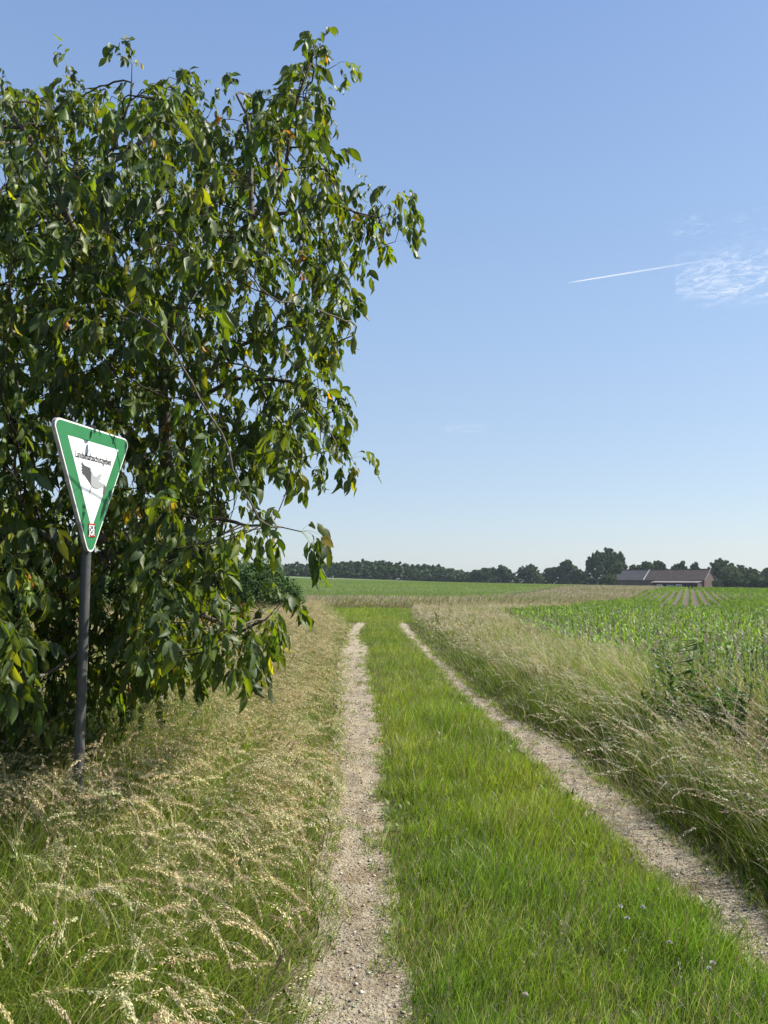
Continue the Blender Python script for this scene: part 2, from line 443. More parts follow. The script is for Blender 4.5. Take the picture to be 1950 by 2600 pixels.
az = rng.uniform(0, 2*math.pi, n); lean = rng.uniform(.02, .35, n); bd = rng.uniform(.1, 1.1, n)
az = np.where(rng.random(n) < .45, rng.normal(-.3, .7, n), az)
P = np.stack([x, y, gz(x, y)-.005], 1)
C = curve_pts(P, H, az, lean, bd, 3)
c0 = pick(GREEN, n, [.3, .3, .2, .15, .05])
yel = lowf(x, y, 21, .8)[:, None]
c0 = c0*(1.06+ .9*(yel-.5)*np.array([1.3, .7, .2]))*(.88+.3*lowf(x, y, 27, 3.5))[:, None]
dry = rng.random(n) < .05+.14*(lowf(x, y, 61, 1.1) > .52)
c0[dry] = pick(DRYC, dry.sum())*.8
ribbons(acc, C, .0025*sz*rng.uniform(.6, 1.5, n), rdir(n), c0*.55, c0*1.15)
# broad low clover leaves between the blades
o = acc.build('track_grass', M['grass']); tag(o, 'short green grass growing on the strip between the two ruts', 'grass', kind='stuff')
acc = Acc()
x, y, sz = sample(-3, 3, 2.0, 30, 85, lambda x, y: m_mid(x, y), 4, 1.0); n = len(x)
panicles(acc, x, y, rng.uniform(.18, .38, n), rng.normal(-.2, 1.0, n), rng.uniform(0, .25, n), rng.uniform(.2, 1.1, n), sz*.8, .25, 14, 6, .1,
         pal=[(.36, .33, .20), (.30, .22, .17), (.42, .38, .25)], dens_w=.3)
ah = Acc(); x, y, sz = sample(-3, 3, 2.0, 16, 60, lambda x, y: m_mid(x, y) & (fbm(x*1.3, y*1.3, 88, 2) > .48), 4, 1.0)
k_ = np.repeat(np.arange(len(x)), 6); m_ = len(k_); ang_ = rng.uniform(0, 6.28, m_)
P = np.stack([x[k_]+rng.normal(0, .012, m_), y[k_]+rng.normal(0, .012, m_), gz(x[k_], y[k_])+.01], 1)
C = curve_pts(P, rng.uniform(.035, .085, m_)*sz[k_]**.5, ang_, rng.uniform(.3, 1.1, m_), rng.uniform(.2, 1.0, m_), 5)
c0 = pick([(.10, .16, .035), (.14, .20, .045), (.19, .24, .06)], m_)
ribbons(ah, C, rng.uniform(.010, .018, m_)*sz[k_]**.5, np.stack([-np.sin(ang_), np.cos(ang_), rng.normal(0, .2, m_)], 1), c0*.8, c0*1.1, np.array([.12, .3, .9, 1, .7, .05]))
tag(ah.build('plantain_leaves', M['grass']), 'broad plantain and clover leaves among the grass of the middle strip', 'undergrowth', kind='stuff')
tag(acc.build('seeding_grass', M['straw']), 'thin seed stalks standing in the middle strip', 'grass', kind='stuff')

# ---- left verge -----------------------------------------------------------------
def m_left(x, y):
    e = left_edge(y) - np.clip((y-25)/16, 0, 1)*1.9
    e = np.where(y > 46, 30, e)
    return (x < e+.05) & (y < 60) & ~((y > 46) & (x > wheat_edge(y)+0) & (y > 50) & (x > maize_edge(y)-.3)) & ((y < 55) | (x < wheat_edge(y)-20))
acc = Acc()
x, y, sz = sample(-40, 0, 1.8, 52, 3400, lambda x, y: m_left(x, y) & (x < left_edge(y)+.05), 3.6, 1.35)
n = len(x); print('left', n)
dist = left_edge(y)-x
tall = np.clip((dist-.05)/.5, 0, 1)
H = (.09+.25*tall)*rng.uniform(.45, 1.3, n)*(.7+.6*lowf(x, y, 8, .9))*(1+.9*np.exp(-((x+2.6)**2+(y-6.3)**2)/3.5))
az = np.where(rng.random(n) < .6, rng.normal(-.15, .9, n), rng.uniform(0, 6.28, n)); lean = rng.uniform(.05, .6, n); bd = rng.uniform(.3, 1.6, n)
P = np.stack([x, y, gz(x, y)-.005], 1); C = curve_pts(P, H, az, lean, bd, 4)
c0 = pick(GREEN, n, [.25, .3, .25, .1, .1])
dry = rng.random(n) < .06+.14*tall*(lowf(x, y, 33, .7) > .5)+.12*(y > 14)
c0[dry] = pick(DRYC, dry.sum())*.8
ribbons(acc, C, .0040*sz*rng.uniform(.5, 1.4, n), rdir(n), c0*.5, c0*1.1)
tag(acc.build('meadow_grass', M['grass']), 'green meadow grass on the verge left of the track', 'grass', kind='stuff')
acc = Acc()
def tallmask(x, y):
    d = left_edge(y)-x - 2.4*np.clip((y-20)/20, 0, 1)
    cl_ = np.clip((fbm(x*1.5, y*1.1, 14, 2)-.30)*4.0, .2, 1); shade_ = 1-.85*np.exp(-(((x+3.1)/1.7)**2+((y-6.6)/1.6)**2)**2)
    keep = rng.random(len(x)) < np.clip((d-.12)/.45, 0, 1)*cl_*shade_
    return (d > .1) & keep
for (y0, y1, dn, ns, sg, p) in ((1.6, 9, 175, 38, 11, .75), (9, 20, 75, 20, 8, .8), (20, 50, 60, 10, 6, .4)):
    x, y, sz = sample(-30, 0, y0, y1, dn, tallmask, 4.2 if y0 < 9 else y0, p)
    n = len(x); print('pan', n)
    if y0 > 8: sz = sz*(y0/6)**.75
    H = rng.uniform(.55, 1.0, n)*(.75+.5*lowf(x, y, 9, .6))
    kk = rng.random(n) < np.clip((y-1.6)/3.2, .3, 1); x, y, sz, H = x[kk], y[kk], sz[kk], H[kk]; n = len(x)
    H = np.where(y < 3.6, H*.8, H)
    az = rng.normal(-.28, .55, n); lean = rng.uniform(.12, .55, n); bd = rng.uniform(1.3, 2.7, n)
    panicles(acc, x, y, H, az, lean, bd, sz, .30, ns, sg, strands=3)
    if y0 < 3:   # the large heads nearest the camera
        m = 170; hy = 1.75+3.6*rng.random(m)**.8; hx = left_edge(hy)-.42-rng.random(m)*(hy*.34)
        panicles(acc, hx, hy, rng.uniform(.72, 1.05, m)*np.clip(hy/3.2, .62, 1), rng.normal(-.25, .55, m), rng.uniform(.15, .6, m), rng.uniform(1.2, 2.6, m), np.full(m, .85), .27, 170, 16, .9, dens_w=1.5)
    if y0 < 3: # a few straight thin purplish heads
        m = 46; k = rng.choice(n, m)
        panicles(acc, x[k]+.1, y[k], H[k]*1.1, az[k], lean[k]*.8, bd[k]*.2, sz[k], .07, 36, 8, 0, pal=[(.16, .11, .10), (.24, .18, .14)], dens_w=.08)
tag(acc.build('dry_meadow_grass', M['straw']), 'tall straw coloured seed heads arching over the left verge', 'grass', kind='stuff')

# ---- right verge ------------------------------------------------------------------
def m_right(x, y):
    return (x > right_edge(y)-.07+np.clip((y-30)/14, 0, 1)*1.2) & (x < maize_edge(y)+.5) & (y < 50)
acc = Acc()
x, y, sz = sample(0, 14, 1.8, 50, 3600, m_right, 4.2, 1.3)
n = len(x); print('right', n)
dist = x-right_edge(y); tall = np.clip((dist-.02)/.5, 0, 1)
H = (1-.5*np.clip((y-9)/9, 0, 1))*(.10+.33*tall+.22*np.clip(dist-.7, 0, 1))*rng.uniform(.35, 1.35, n)*(.25+1.5*lowf(x, y, 18, 1.7))
az = np.where(rng.random(n) < .5, rng.normal(math.pi, 1.0, n), rng.uniform(0, 6.28, n)); lean = rng.uniform(.05, .6, n); bd = rng.uniform(.2, 1.2, n)
P = np.stack([x, y, gz(x, y)-.005], 1); C = curve_pts(P, H, az, lean, bd, 4)
c0 = pick(GREEN, n, [.35, .2, .1, .3, .05])*(1-.25*(dist < .9))[:, None]
dry = rng.random(n) < .10+.55*np.clip((dist-.55)*1.0, 0, 1)*np.clip(lowf(x, y, 35, .9)*2.4-.7, .1, 1)
c0[dry] = pick(DRYC, dry.sum())*.75
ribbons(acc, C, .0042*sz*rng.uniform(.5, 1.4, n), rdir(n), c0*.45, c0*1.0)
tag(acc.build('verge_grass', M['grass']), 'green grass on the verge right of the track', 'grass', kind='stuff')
acc = Acc()
def tm(x, y):
    d = x-right_edge(y); keep = rng.random(len(x)) < np.clip((d-.35)/.6, 0, 1)*np.clip(2.2*lowf(x, y, 44, .7)-.35, .1, 1)
    return m_right(x, y) & keep
for (y0, y1, dn, ns, sg) in ((2.2, 10, 85, 36, 9), (10, 22, 80, 20, 7), (22, 50, 75, 11, 5)):
    x, y, sz = sample(0, 14, y0, y1, dn, tm, 5 if y0 < 9 else y0, .8); n = len(x)
    if y0 > 8: sz = sz*(y0/6)**.75
    panicles(acc, x, y, rng.uniform(.5, 1.0, n)*(1-.5*np.clip((y-9)/9, 0, 1))*(.6+.8*lowf(x, y, 18, 1.7)), rng.normal(math.pi-.1, .9, n), rng.uniform(.1, .9, n), rng.uniform(.3, 1.5, n), sz, .25, ns, sg, .3, dens_w=.6, strands=2, pal=[(.60, .53, .36), (.50, .42, .27), (.46, .34, .24), (.66, .60, .42)])
for (cx_, cy_, m_, h_, cl_) in [(2.35, 5.6, 16, .95, 0), (2.55, 4.9, 18, 1.0, 0), (2.2, 6.6, 12, .8, 0), (2.75, 5.2, 22, .8, 1), (2.9, 4.6, 18, .9, 1), (2.0, 5.1, 9, .8, 0), (3.0, 6.3, 20, .9, 1), (2.6, 7.6, 14, .9, 0), (1.95, 7.4, 10, .7, 0), (2.4, 9.0, 16, .85, 0), (2.9, 8.4, 16, .9, 1), (2.2, 10.5, 14, .8, 0), (2.6, 12, 16, .85, 0), (2.3, 4.3, 12, .75, 0), (2.6, 3.9, 14, .85, 1), (1.75, 6.0, 7, .6, 0), (3.3, 10.5, 14, .9, 0)]:
    k_ = m_*3; xx_ = cx_+rng.normal(0, .13, k_); yy_ = cy_+rng.normal(0, .13, k_)
    panicles(acc, xx_, yy_, h_*rng.uniform(.7, 1.15, k_), rng.normal(math.pi-.1, .75, k_), rng.uniform(.1, .9, k_), rng.uniform(.5, 1.6, k_), np.full(k_, 1.05), .24, 34, 10, .25, dens_w=.4, stemcol=[(.45, .38, .22), (.36, .28, .16), (.30, .26, .10)],
             pal=[(.72, .66, .47), (.62, .54, .38)] if not cl_ else [(.42, .30, .22), (.50, .38, .27), (.62, .54, .38)])
tag(acc.build('dry_verge_grass', M['straw']), 'pale dry grass stalks on the verge beside the maize field', 'grass', kind='stuff')

# ---- far band of dry grass, and field margin between wheat and maize ----------------
acc = Acc()
def m_band(x, y):
    lo = np.interp(x, [-40, 6, 12, 26, 70, 112], [43, 44, 50, 80, 185, 300])
    hi = np.interp(x, [-40, 4, 9, 20, 60, 100], [58, 58, 68, 104, 240, 345])
    side = (x < -3) | (x > 4) | (y > 45.5)
    return (y > lo) & (y < hi) & side & (x < y*.36)
x, y, sz = sample(-45, 110, 42, 325, 260, m_band, 42, 1.4); n = len(x); print('band', n)
P = np.stack([x, y, gz(x, y)], 1)
H = rng.uniform(.4, .85, n)*np.clip((y-np.interp(x, [-40, 6, 12, 26, 70, 112], [43, 44, 50, 80, 185, 300]))/4+.2, .25, 1)
C = curve_pts(P, H, rng.normal(0, .8, n), rng.uniform(0, .4, n), rng.uniform(.3, 1.5, n), 4)
c0 = pick(DRYC, n, None, .25)*.85
gr = rng.random(n) < .3*(lowf(x, y, 12, .15) > .5)+.12; c0[gr] = pick(GREEN, gr.sum())
ribbons(acc, C, .02*sz**1.5*rng.uniform(.6, 1.3, n), rdir(n), c0*.9, c0*1.2, np.array([.5, .5, .6, 1.3, .3]))
tag(acc.build('field_margin_grass', M['straw']), 'band of bleached dry grass along the edge of the green field', 'grass', kind='stuff')

# ---- wheat ---------------------------------------------------------------------
def wheat_mat():
    m, nt, out = newmat('green_wheat')
    tc = nt.nodes.new('ShaderNodeTexCoord').outputs['Object']
    mp = nt.nodes.new('ShaderNodeMapping'); mp.inputs['Scale'].default_value = (.12, 1, 1); nt.links.new(tc, mp.inputs['Vector'])
    a = nz(nt, .09, 5, .6, vec=mp.outputs[0]); b = nz(nt, 2.2, 6, .75, vec=mp.outputs[0])
    c = ramp(nt, a, [(.3, (.075, .115, .042)), (.55, (.11, .15, .055)), (.75, (.16, .185, .075))])
    c = mixc(nt, .5, c, ramp(nt, b, [(.3, (.06, .10, .035)), (.7, (.17, .21, .085))]))
    principled(nt, out, c, .8, .2, bump(nt, nz(nt, 6, 6, .8), 1, .15)); return m
def wz(x, y): return gz(x, y)+.55+.10*fbm(x*.7, y*.7, 77, 3)
yy = [57.]
while yy[-1] < 430: yy.append(yy[-1]*1.012+.1)
yy = np.array(yy); tt = np.linspace(0, 1, 220)
xr = np.interp(yy, [57, 62, 92, 215, 330, 430], [3, 8.5, 19, 59, 98, 130]); xl = -.7*yy-30
XX = xl[:, None]*(1-tt)+xr[:, None]*tt; YY = np.repeat(yy[:, None], 220, 1)
ZZ = wz(XX, YY)
V = np.stack([XX.ravel(), YY.ravel(), ZZ.ravel()], 1); F = grid_faces(len(yy), 220)
# skirts down to the ground
ring = np.concatenate([np.arange(220), np.arange(1, len(yy))*220+219, (len(yy)-1)*220+np.arange(218, -1, -1), np.arange(len(yy)-2, 0, -1)*220])
V2 = V[ring].copy(); V2[:, 2] = gz(V2[:, 0], V2[:, 1])-.02
k = np.arange(len(ring)); F2 = np.stack([ring, ring[(k+1) % len(ring)], len(V)+(k+1) % len(ring), len(V)+k], 1)
tag(np_mesh('wheat_field', np.concatenate([V, V2]), np.concatenate([F, F2]), wheat_mat()), 'wide field of green unripe grain beyond the dry grass', 'crop', kind='stuff')
acc = Acc()
def m_wh(x, y): return (y > 56.5) & (x < np.interp(y, [57, 62, 92, 215, 330, 430], [3, 8.5, 19, 59, 98, 130])) & (x > -.5*y)
x, y, sz = sample(-200, 120, 56, 300, 60, m_wh, 60, 1.4); n = len(x); print('wheat', n)
P = np.stack([x, y, wz(x, y)-.18], 1)
C = curve_pts(P, rng.uniform(.2, .36, n), rng.uniform(0, 6.28, n), rng.uniform(0, .3, n), rng.uniform(0, .6, n), 2)
c0 = pick([(.11, .15, .055), (.15, .19, .07), (.21, .225, .10)], n)*(.75+.5*lowf(x*.15, y, 71, .3)[:, None])
ribbons(acc, C, .03*sz**1.5, rdir(n), c0*.7, c0*1.1, np.array([.8, 1, .4]))
tag(acc.build('wheat_ears', M['grass']), 'upright green ears on top of the grain field', 'crop', kind='stuff')

# ---- maize ----------------------------------------------------------------------
def maize_plant(acc, x, y, S, nleaf=7, z=None, seg=5):
    n = len(x); zb = gz(x, y) if z is None else z
    hc = pick([(.145, .215, .042), (.195, .265, .052), (.105, .16, .034)], n, None, .2)
    P = np.stack([x, y, zb], 1)
    C = curve_pts(P, .34*S, rng.uniform(0, 6.28, n), rng.uniform(0, .1, n), rng.uniform(0, .2, n), 3)
    a = rng.uniform(0, 6.28, n); w = np.stack([np.cos(a), np.sin(a), 0*a], 1)
    ribbons(acc, C, .018*S, w, hc*.8, hc, np.array([1, .8, .6, .3])); ribbons(acc, C, .018*S, np.stack([-w[:, 1], w[:, 0], 0*a], 1), hc*.8, hc, np.array([1, .8, .6, .3]))
    plane = rng.uniform(0, 3.14, n)
    for k in range(nleaf):
        t = .12+.8*k/nleaf; B = P.copy(); B[:, 2] += .34*S*t
        az = plane + math.pi*(k % 2) + rng.normal(0, .25, n)
        L = S*(.24+.18*math.sin(math.pi*min(1, (k+1)/nleaf)))*rng.uniform(.8, 1.15, n)
        Cl = curve_pts(B, L, az, np.full(n, .35)+rng.uniform(0, .35, n)-.2*(k/nleaf), rng.uniform(.8, 1.9, n), seg)
        wd = np.stack([-np.sin(az), np.cos(az), rng.normal(0, .25, n)], 1)
        cc = hc*rng.uniform(.8, 1.2, (n, 1))
        tt = np.linspace(0, 1, seg+1)
        ribbons(acc, Cl, .044*S, nrm(wd), cc, cc*1.1, np.clip(np.sin(np.pi*(tt*.93+.12))**.7, .03, 1))
RA = R(21.6); rd = np.array([math.sin(RA), math.cos(RA)]); rn = np.array([math.cos(RA), -math.sin(RA)])
# headland rows follow the verge; main rows run away from the camera
pts = []
for j in range(40):
    off = .35+.75*j
    s = np.arange(2, 50, .17); xx = maize_edge(s)+off; yy_ = s+rng.normal(0, .03, len(s)); pts.append(np.stack([xx+rng.normal(0, .03, len(s)), yy_], 1))
hp = np.concatenate(pts); hp = hp[(hp[:, 0] < .6*hp[:, 1]+1.2) & (hp[:, 1] < 47-.0*hp[:, 0])]
fade = rng.random(len(hp)) < .93; hp = hp[fade]
order = np.argsort(np.hypot(hp[:, 0], hp[:, 1])); hp = hp[order]
near, rest = hp[:300], hp[300:]
MS = .72
protos = []
for k in range(8):
    a_ = Acc(); maize_plant(a_, np.array([0.]), np.array([0.]), np.array([1.]), 6+k % 3, z=np.array([0.]), seg=7)
    protos.append(a_.build('maize_plant', M['maize'], None, False).data); knit(protos[-1])
for i, (px, py) in enumerate(near):
    o = bpy.data.objects.new('maize_plant', protos[i % 8]); link(o)
    o.location = (px, py, float(gz(px, py))); o.rotation_euler = (0, 0, rng.uniform(0, 6.28)); o.scale = (MS*rng.uniform(.85, 1.2),)*3
    tag(o, 'young leafy green maize plant in the near rows beside the weedy verge', 'maize plant', 'maize plants in the near rows')
acc = Acc()
k = rest[:, 1] < 24
maize_plant(acc, rest[k, 0], rest[k, 1], MS*rng.uniform(.85, 1.2, k.sum()), 6, seg=4)
maize_plant(acc, rest[~k, 0], rest[~k, 1], MS*rng.uniform(.85, 1.25, (~k).sum()), 5, seg=3)
print('maize', len(hp))
# main rows
px_, py_, ss = [], [], []
for j in range(-120, 260):
    base = rn*(.75*j)
    for (t0, t1, stp) in ((30, 90, .28), (90, 180, .6), (180, 330, 1.3)):
        t = np.arange(t0, t1, stp); t = t+rng.normal(0, stp*.2, len(t))
        q = base+rd*t[:, None]; kk = (q[:, 1] > 47) & (q[:, 0] > maize_edge(q[:, 1])+.3) & (q[:, 0] < q[:, 1]*.58) & (q[:, 1] < 305)
        px_.append(q[kk, 0]); py_.append(q[kk, 1]); ss.append(np.full(kk.sum(), (stp/.28)**.35))
px_, py_, ss = map(np.concatenate, (px_, py_, ss)); print('maize far', len(px_))
thin = lowf(px_, py_, 91, .03); kk = rng.random(len(px_)) < np.clip(1.6*thin+.25, .35, 1)
px_, py_, ss = px_[kk]+rng.normal(0, .03, kk.sum()), py_[kk], ss[kk]
maize_plant(acc, px_, py_, ss*rng.uniform(.85, 1.15, len(px_)), 4, seg=2)
tag(acc.build('maize_rows', M['maize']), 'rows of young green maize stretching away to the farm', 'crop', kind='stuff')

# ---- weeds on the right verge -----------------------------------------------------
def weed_mesh(acc, base, Hh, nst, lsz, col, az0=0, leafn=26, stem=(.10, .09, .04), up=.5):
    for s in range(nst):
        H = Hh*rng.uniform(.6, 1) if s else Hh
        C = curve_pts(np.array([base]), np.array([H]), np.array([rng.uniform(0, 6.28)]), np.array([rng.uniform(.0, .42 if s else .06)]), np.array([rng.uniform(0, .3)]), 10, 1)
        c = np.array([stem]); ribbons(acc, C, np.array([.009]), rdir(1), c, c, np.linspace(1, .4, 11)); ribbons(acc, C, np.array([.009]), rdir(1), c, c, np.linspace(1, .4, 11))
        t = np.sort(rng.uniform(.15, 1, leafn))*10; k = np.minimum(t.astype(int), 9); f = (t-k)[:, None]
        B = C[0, k]*(1-f)+C[0, k+1]*f
        n = leafn; az = rng.uniform(0, 6.28, n); L = lsz*rng.uniform(.5, 1.2, n)*(1.15-.55*t/10)
        Cl = curve_pts(B, L, az, rng.uniform(.5, 1.1, n), rng.uniform(.2, 1.2, n), 4)
        wd = np.stack([-np.sin(az), np.cos(az), rng.normal(0, .35, n)], 1)
        cc = pick([col], n, None, .3)
        ribbons(acc, Cl, L*rng.uniform(.3, .5, n), nrm(wd), cc*.9, cc*1.1, np.array([.15, .9, 1, .6, .05]))
def weed(name, u, Yd, H, nst, lsz, col, label, cat, leafn=26, **k):
    xw = (u-975)/1954*Yd; a_ = Acc(); weed_mesh(a_, (0, 0, 0), H, nst, lsz, col, leafn=leafn, **k)
    o = a_.build(name, M['maize']); knit(o.data); o.location = (xw, Yd, float(gz(xw, Yd))); return tag(o, label, cat)
weed('tall_weed', 1708, 7.3, 1.15, 5, .105, (.05, .10, .03), 'tallest dark green weed rising above the right verge before the maize', 'weed', 34)
weed('dead_dock', 1112, 27, .95, 2, .10, (.07, .06, .03), 'tall dark dock stalk in the pale grass beside the far bend of the track', 'weed', 26)
weed('dead_dock', 1142, 29, .8, 2, .09, (.10, .08, .05), 'smaller brownish dock stalk right of the taller dark one', 'weed', 20)
wl_ = [(1790, 6.6, .62, 'second weed right of the tall dark one'), (1860, 6.3, .7, 'broad leafy weed between the verge and the maize'), (1925, 6.1, .66, 'leafy weed by the right edge of the picture'),
       (1655, 7.8, .6, 'low leafy weed just left of the tallest dark one'), (1760, 7.6, .7, 'bushy weed close behind the tallest one'), (1890, 7.2, .62, 'leafy weed in front of the first maize row')]
for u, Yd, H, lb in wl_: weed('leafy_weed', u, Yd, H*1.1, 8, .10, (.06, .115, .03), lb, 'weed', 34)
wx = [(float(2.45+.09*q_+rng.uniform(0, 1.2)), float(q_)) for q_ in rng.uniform(4.3, 9.8, 120)]
a_ = Acc()
for xw, Yw in wx: weed_mesh(a_, (xw, Yw, float(gz(xw, Yw))), rng.uniform(.55, 1.05), 5, .085, (.05, .09, .03), leafn=26)
tag(a_.build('low_weeds', M['maize']), 'low tangle of green weeds along the verge in front of the maize', 'undergrowth', kind='stuff')

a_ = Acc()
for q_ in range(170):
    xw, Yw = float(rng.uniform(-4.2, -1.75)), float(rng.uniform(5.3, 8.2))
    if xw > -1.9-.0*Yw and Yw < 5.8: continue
    weed_mesh(a_, (xw, Yw, float(gz(xw, Yw))), rng.uniform(.3, .75), 3, .08, (.04, .075, .025), leafn=18)  # dark-leaved plants added so the ground under the tree reads as shade
tag(a_.build('shade_undergrowth', M['maize']), 'dark leafy undergrowth added below the walnut branches to deepen the shade', 'undergrowth', kind='stuff')

# ---- clover flowers ---------------------------------------------------------------
def clover():
    root = empty('clover_flower'); b = MB(); b.tube([(0, 0, 0), (.004, 0, .08), (.006, 0, .16)], .0012, 5, (.10, .2, .04)); b.build('stem', M['flower'], root)
    a_ = Acc(); n = 70; d = nrm(rng.normal(size=(n, 3))); d[:, 2] = np.abs(d[:, 2])*.9+.05; d = nrm(d); B = np.array([.006, 0, .162])+d*.003
    C = np.stack([B, B+d*.007, B+d*.012], 1); c = pick([(.60, .58, .50), (.55, .50, .44)], n); ribbons(a_, C, np.full(n, .0045), rdir(n), c, c, np.array([.6, 1, .5]))
    a_.build('flower_head', M['flower'], root); return root
cl_lb = ['white clover head in the strip, the left one of the upper pair', 'white clover head in the strip, right one of the upper pair', 'white clover head just under the upper pair',
         'single white clover head midway down the green strip', 'white clover head low in the strip near the right rut', 'small white clover head below the one near the right rut', 'white clover head near the bottom left of the strip']
for i, (u, v) in enumerate([(1575, 2320), (1632, 2322), (1592, 2352), (1700, 2420), (1810, 2478), (1802, 2494), (1332, 2570)]):
    r_ = clover(); gx, gy = gnd(u, v+70); r_.location = (gx, gy, float(gz(gx, gy))+.02); r_.scale = (.8,)*3
    tag(r_, cl_lb[i], 'flower', 'white clover flowers in the grass strip')

# ---- gravel ----------------------------------------------------------------------
def ico():
    import bmesh
    b = bmesh.new(); bmesh.ops.create_icosphere(b, subdivisions=1, radius=1); V = np.array([v.co[:] for v in b.verts]); F = np.array([[v.index for v in f.verts] for f in b.faces]); b.free(); return V, F
IV, IF = ico()
xs_, ys_, rs_, cs_ = [], [], [], []
for E, s in ((EL, 50), (ER, 60)):
    n = 9000; y = 2.2+rng.random(n)**1.7*14; a, b = rut(E, y, s); x = a+(b-a)*np.clip(rng.beta(1.1, 1.1, n), .02, .98)
    r = .0014+.0022*rng.random(n)**2+.008*rng.random(n)**14+.0007*(y-2)*.25
    xs_.append(x); ys_.append(y); rs_.append(r)
x, y, r = map(np.concatenate, (xs_, ys_, rs_)); n = len(x)
sclv = rng.uniform(.6, 1.3, (n, 1, 3))*np.array([1, 1, .65]); jit = 1+.18*rng.normal(size=(n, len(IV), 1))
a = rng.uniform(0, 6.28, n); Vv = IV[None]*jit*sclv*r[:, None, None]
ca, sa = np.cos(a)[:, None], np.sin(a)[:, None]
Vx = Vv[..., 0]*ca-Vv[..., 1]*sa; Vy = Vv[..., 0]*sa+Vv[..., 1]*ca
Vv = np.stack([Vx+x[:, None], Vy+y[:, None], Vv[..., 2]+(gz(x, y)+.009+r*.25)[:, None]], -1)
cc = pick([(.42, .36, .27), (.20, .17, .14), (.10, .09, .08), (.60, .56, .48), (.36, .27, .18)], n, [.35, .2, .2, .1, .15])
np_o = np_mesh('gravel', Vv.reshape(-1, 3), (IF[None]+(np.arange(n)*len(IV))[:, None, None]).reshape(-1, 3), M['stone'], np.repeat(cc, len(IV), 0))
tag(np_o, 'loose pebbles and grit on the sandy ruts', 'gravel', kind='stuff')
# straw bits and sparse tufts on the ruts
acc = Acc(); n = 2600
y = 2.3+rng.random(n)**1.6*22; E_ = rng.random(n) < .5
a1, b1 = rut(EL, y, 50); a2, b2 = rut(ER, y, 60); u_ = rng.random(n)
x = np.where(E_, a1+(b1-a1)*u_, a2+(b2-a2)*u_)
ang = rng.uniform(0, 6.28, n); L = rng.uniform(.015, .07, n)
B = np.stack([x, y, gz(x, y)+.013], 1); d = np.stack([np.cos(ang), np.sin(ang), rng.normal(0, .08, n)], 1)
C = np.stack([B, B+d*L[:, None]*.5+np.array([0, 0, .004]), B+d*L[:, None]], 1)
c0 = pick([(.40, .33, .2), (.2, .15, .09), (.52, .45, .3)], n); ribbons(acc, C, .0022*(1+y*.05), nrm(np.cross(d, [0, 0, 1.])), c0, c0, np.array([.8, 1, .6]))
tag(acc.build('dry_litter', M['straw']), 'bits of dead straw lying on the ruts', 'litter', kind='stuff')
acc = Acc(); cx, cy = [], []
for E, s in ((EL, 50), (ER, 60)):
    m = 230; yy_ = 2.3+rng.random(m)**1.3*20; a1, b1 = rut(E, yy_, s); w = np.where(rng.random(m) < .65, 1-rng.random(m)**2*.35, rng.random(m)**2*.4)
    cx.append(a1+(b1-a1)*w); cy.append(yy_)
cx, cy = np.concatenate(cx), np.concatenate(cy); k = rng.integers(0, len(cx), 14000); n = 14000
x = cx[k]+rng.normal(0, .028, n); y = cy[k]+rng.normal(0, .028, n); P = np.stack([x, y, gz(x, y)], 1)
C = curve_pts(P, rng.uniform(.02, .09, n), rng.uniform(0, 6.28, n), rng.uniform(.2, .9, n), rng.uniform(.2, 1, n), 3)
c0 = pick(GREEN, n); ribbons(acc, C, .003*(1+y*.05), rdir(n), c0*.7, c0)
tag(acc.build('rut_grass_tufts', M['grass']), 'sparse little grass tufts creeping onto the ruts', 'grass', kind='stuff')

# ---------------------------------------------------------------- walnut tree
POLY = np.array([(-900, 700), (-820, 420), (-500, 220), (-200, 190), (0, 165), (40, 205), (95, 235), (140, 185), (170, 150), (215, 190), (240, 215), (290, 200), (318, 130), (352, 150), (385, 185), (410, 190), (452, 168), (490, 178), (500, 225),
    (535, 262), (590, 305), (615, 245), (650, 200), (690, 215), (700, 155), (740, 130), (790, 100), (835, 105), (878, 150), (865, 190), (858, 250), (848, 330), (866, 400), (862, 432), (925, 470), (985, 470), (1005, 515), (1035, 505),
    (1046, 530), (1046, 600), (1034, 640), (1005, 590), (955, 590), (915, 670), (900, 760), (890, 850), (875, 890), (850, 920), (852, 1000), (870, 1060), (880, 1110), (876, 1150), (870, 1170), (840, 1150), (815, 1190), (780, 1190),
    (750, 1225), (715, 1200), (680, 1180), (630, 1220), (600, 1290), (600, 1400), (570, 1440), (600, 1500), (700, 1540), (705, 1600), (660, 1650), (640, 1700), (560, 1680), (470, 1700), (400, 1720), (300, 1760), (260, 1850), (200, 1820), (100, 1830), (0, 1860), (-250, 1850), (-600, 1600), (-850, 1200)], float)
def inpoly(u, v, P):
    c = np.zeros(len(u), bool); j = len(P)-1
    for i in range(len(P)):
        (xi, yi), (xj, yj) = P[i], P[j]
        k = ((yi > v) != (yj > v)) & (u < (xj-xi)*(v-yi)/(yj-yi+1e-12)+xi); c ^= k; j = i
    return c
def edist(u, v, P):
    d = np.full(len(u), 1e9)
    for i in range(len(P)):
        a = P[i]; b = P[(i+1) % len(P)]; ab = b-a; t = np.clip(((u-a[0])*ab[0]+(v-a[1])*ab[1])/(ab@ab), 0, 1)
        d = np.minimum(d, np.hypot(u-a[0]-t*ab[0], v-a[1]-t*ab[1]))
    return d
TC = 6.3
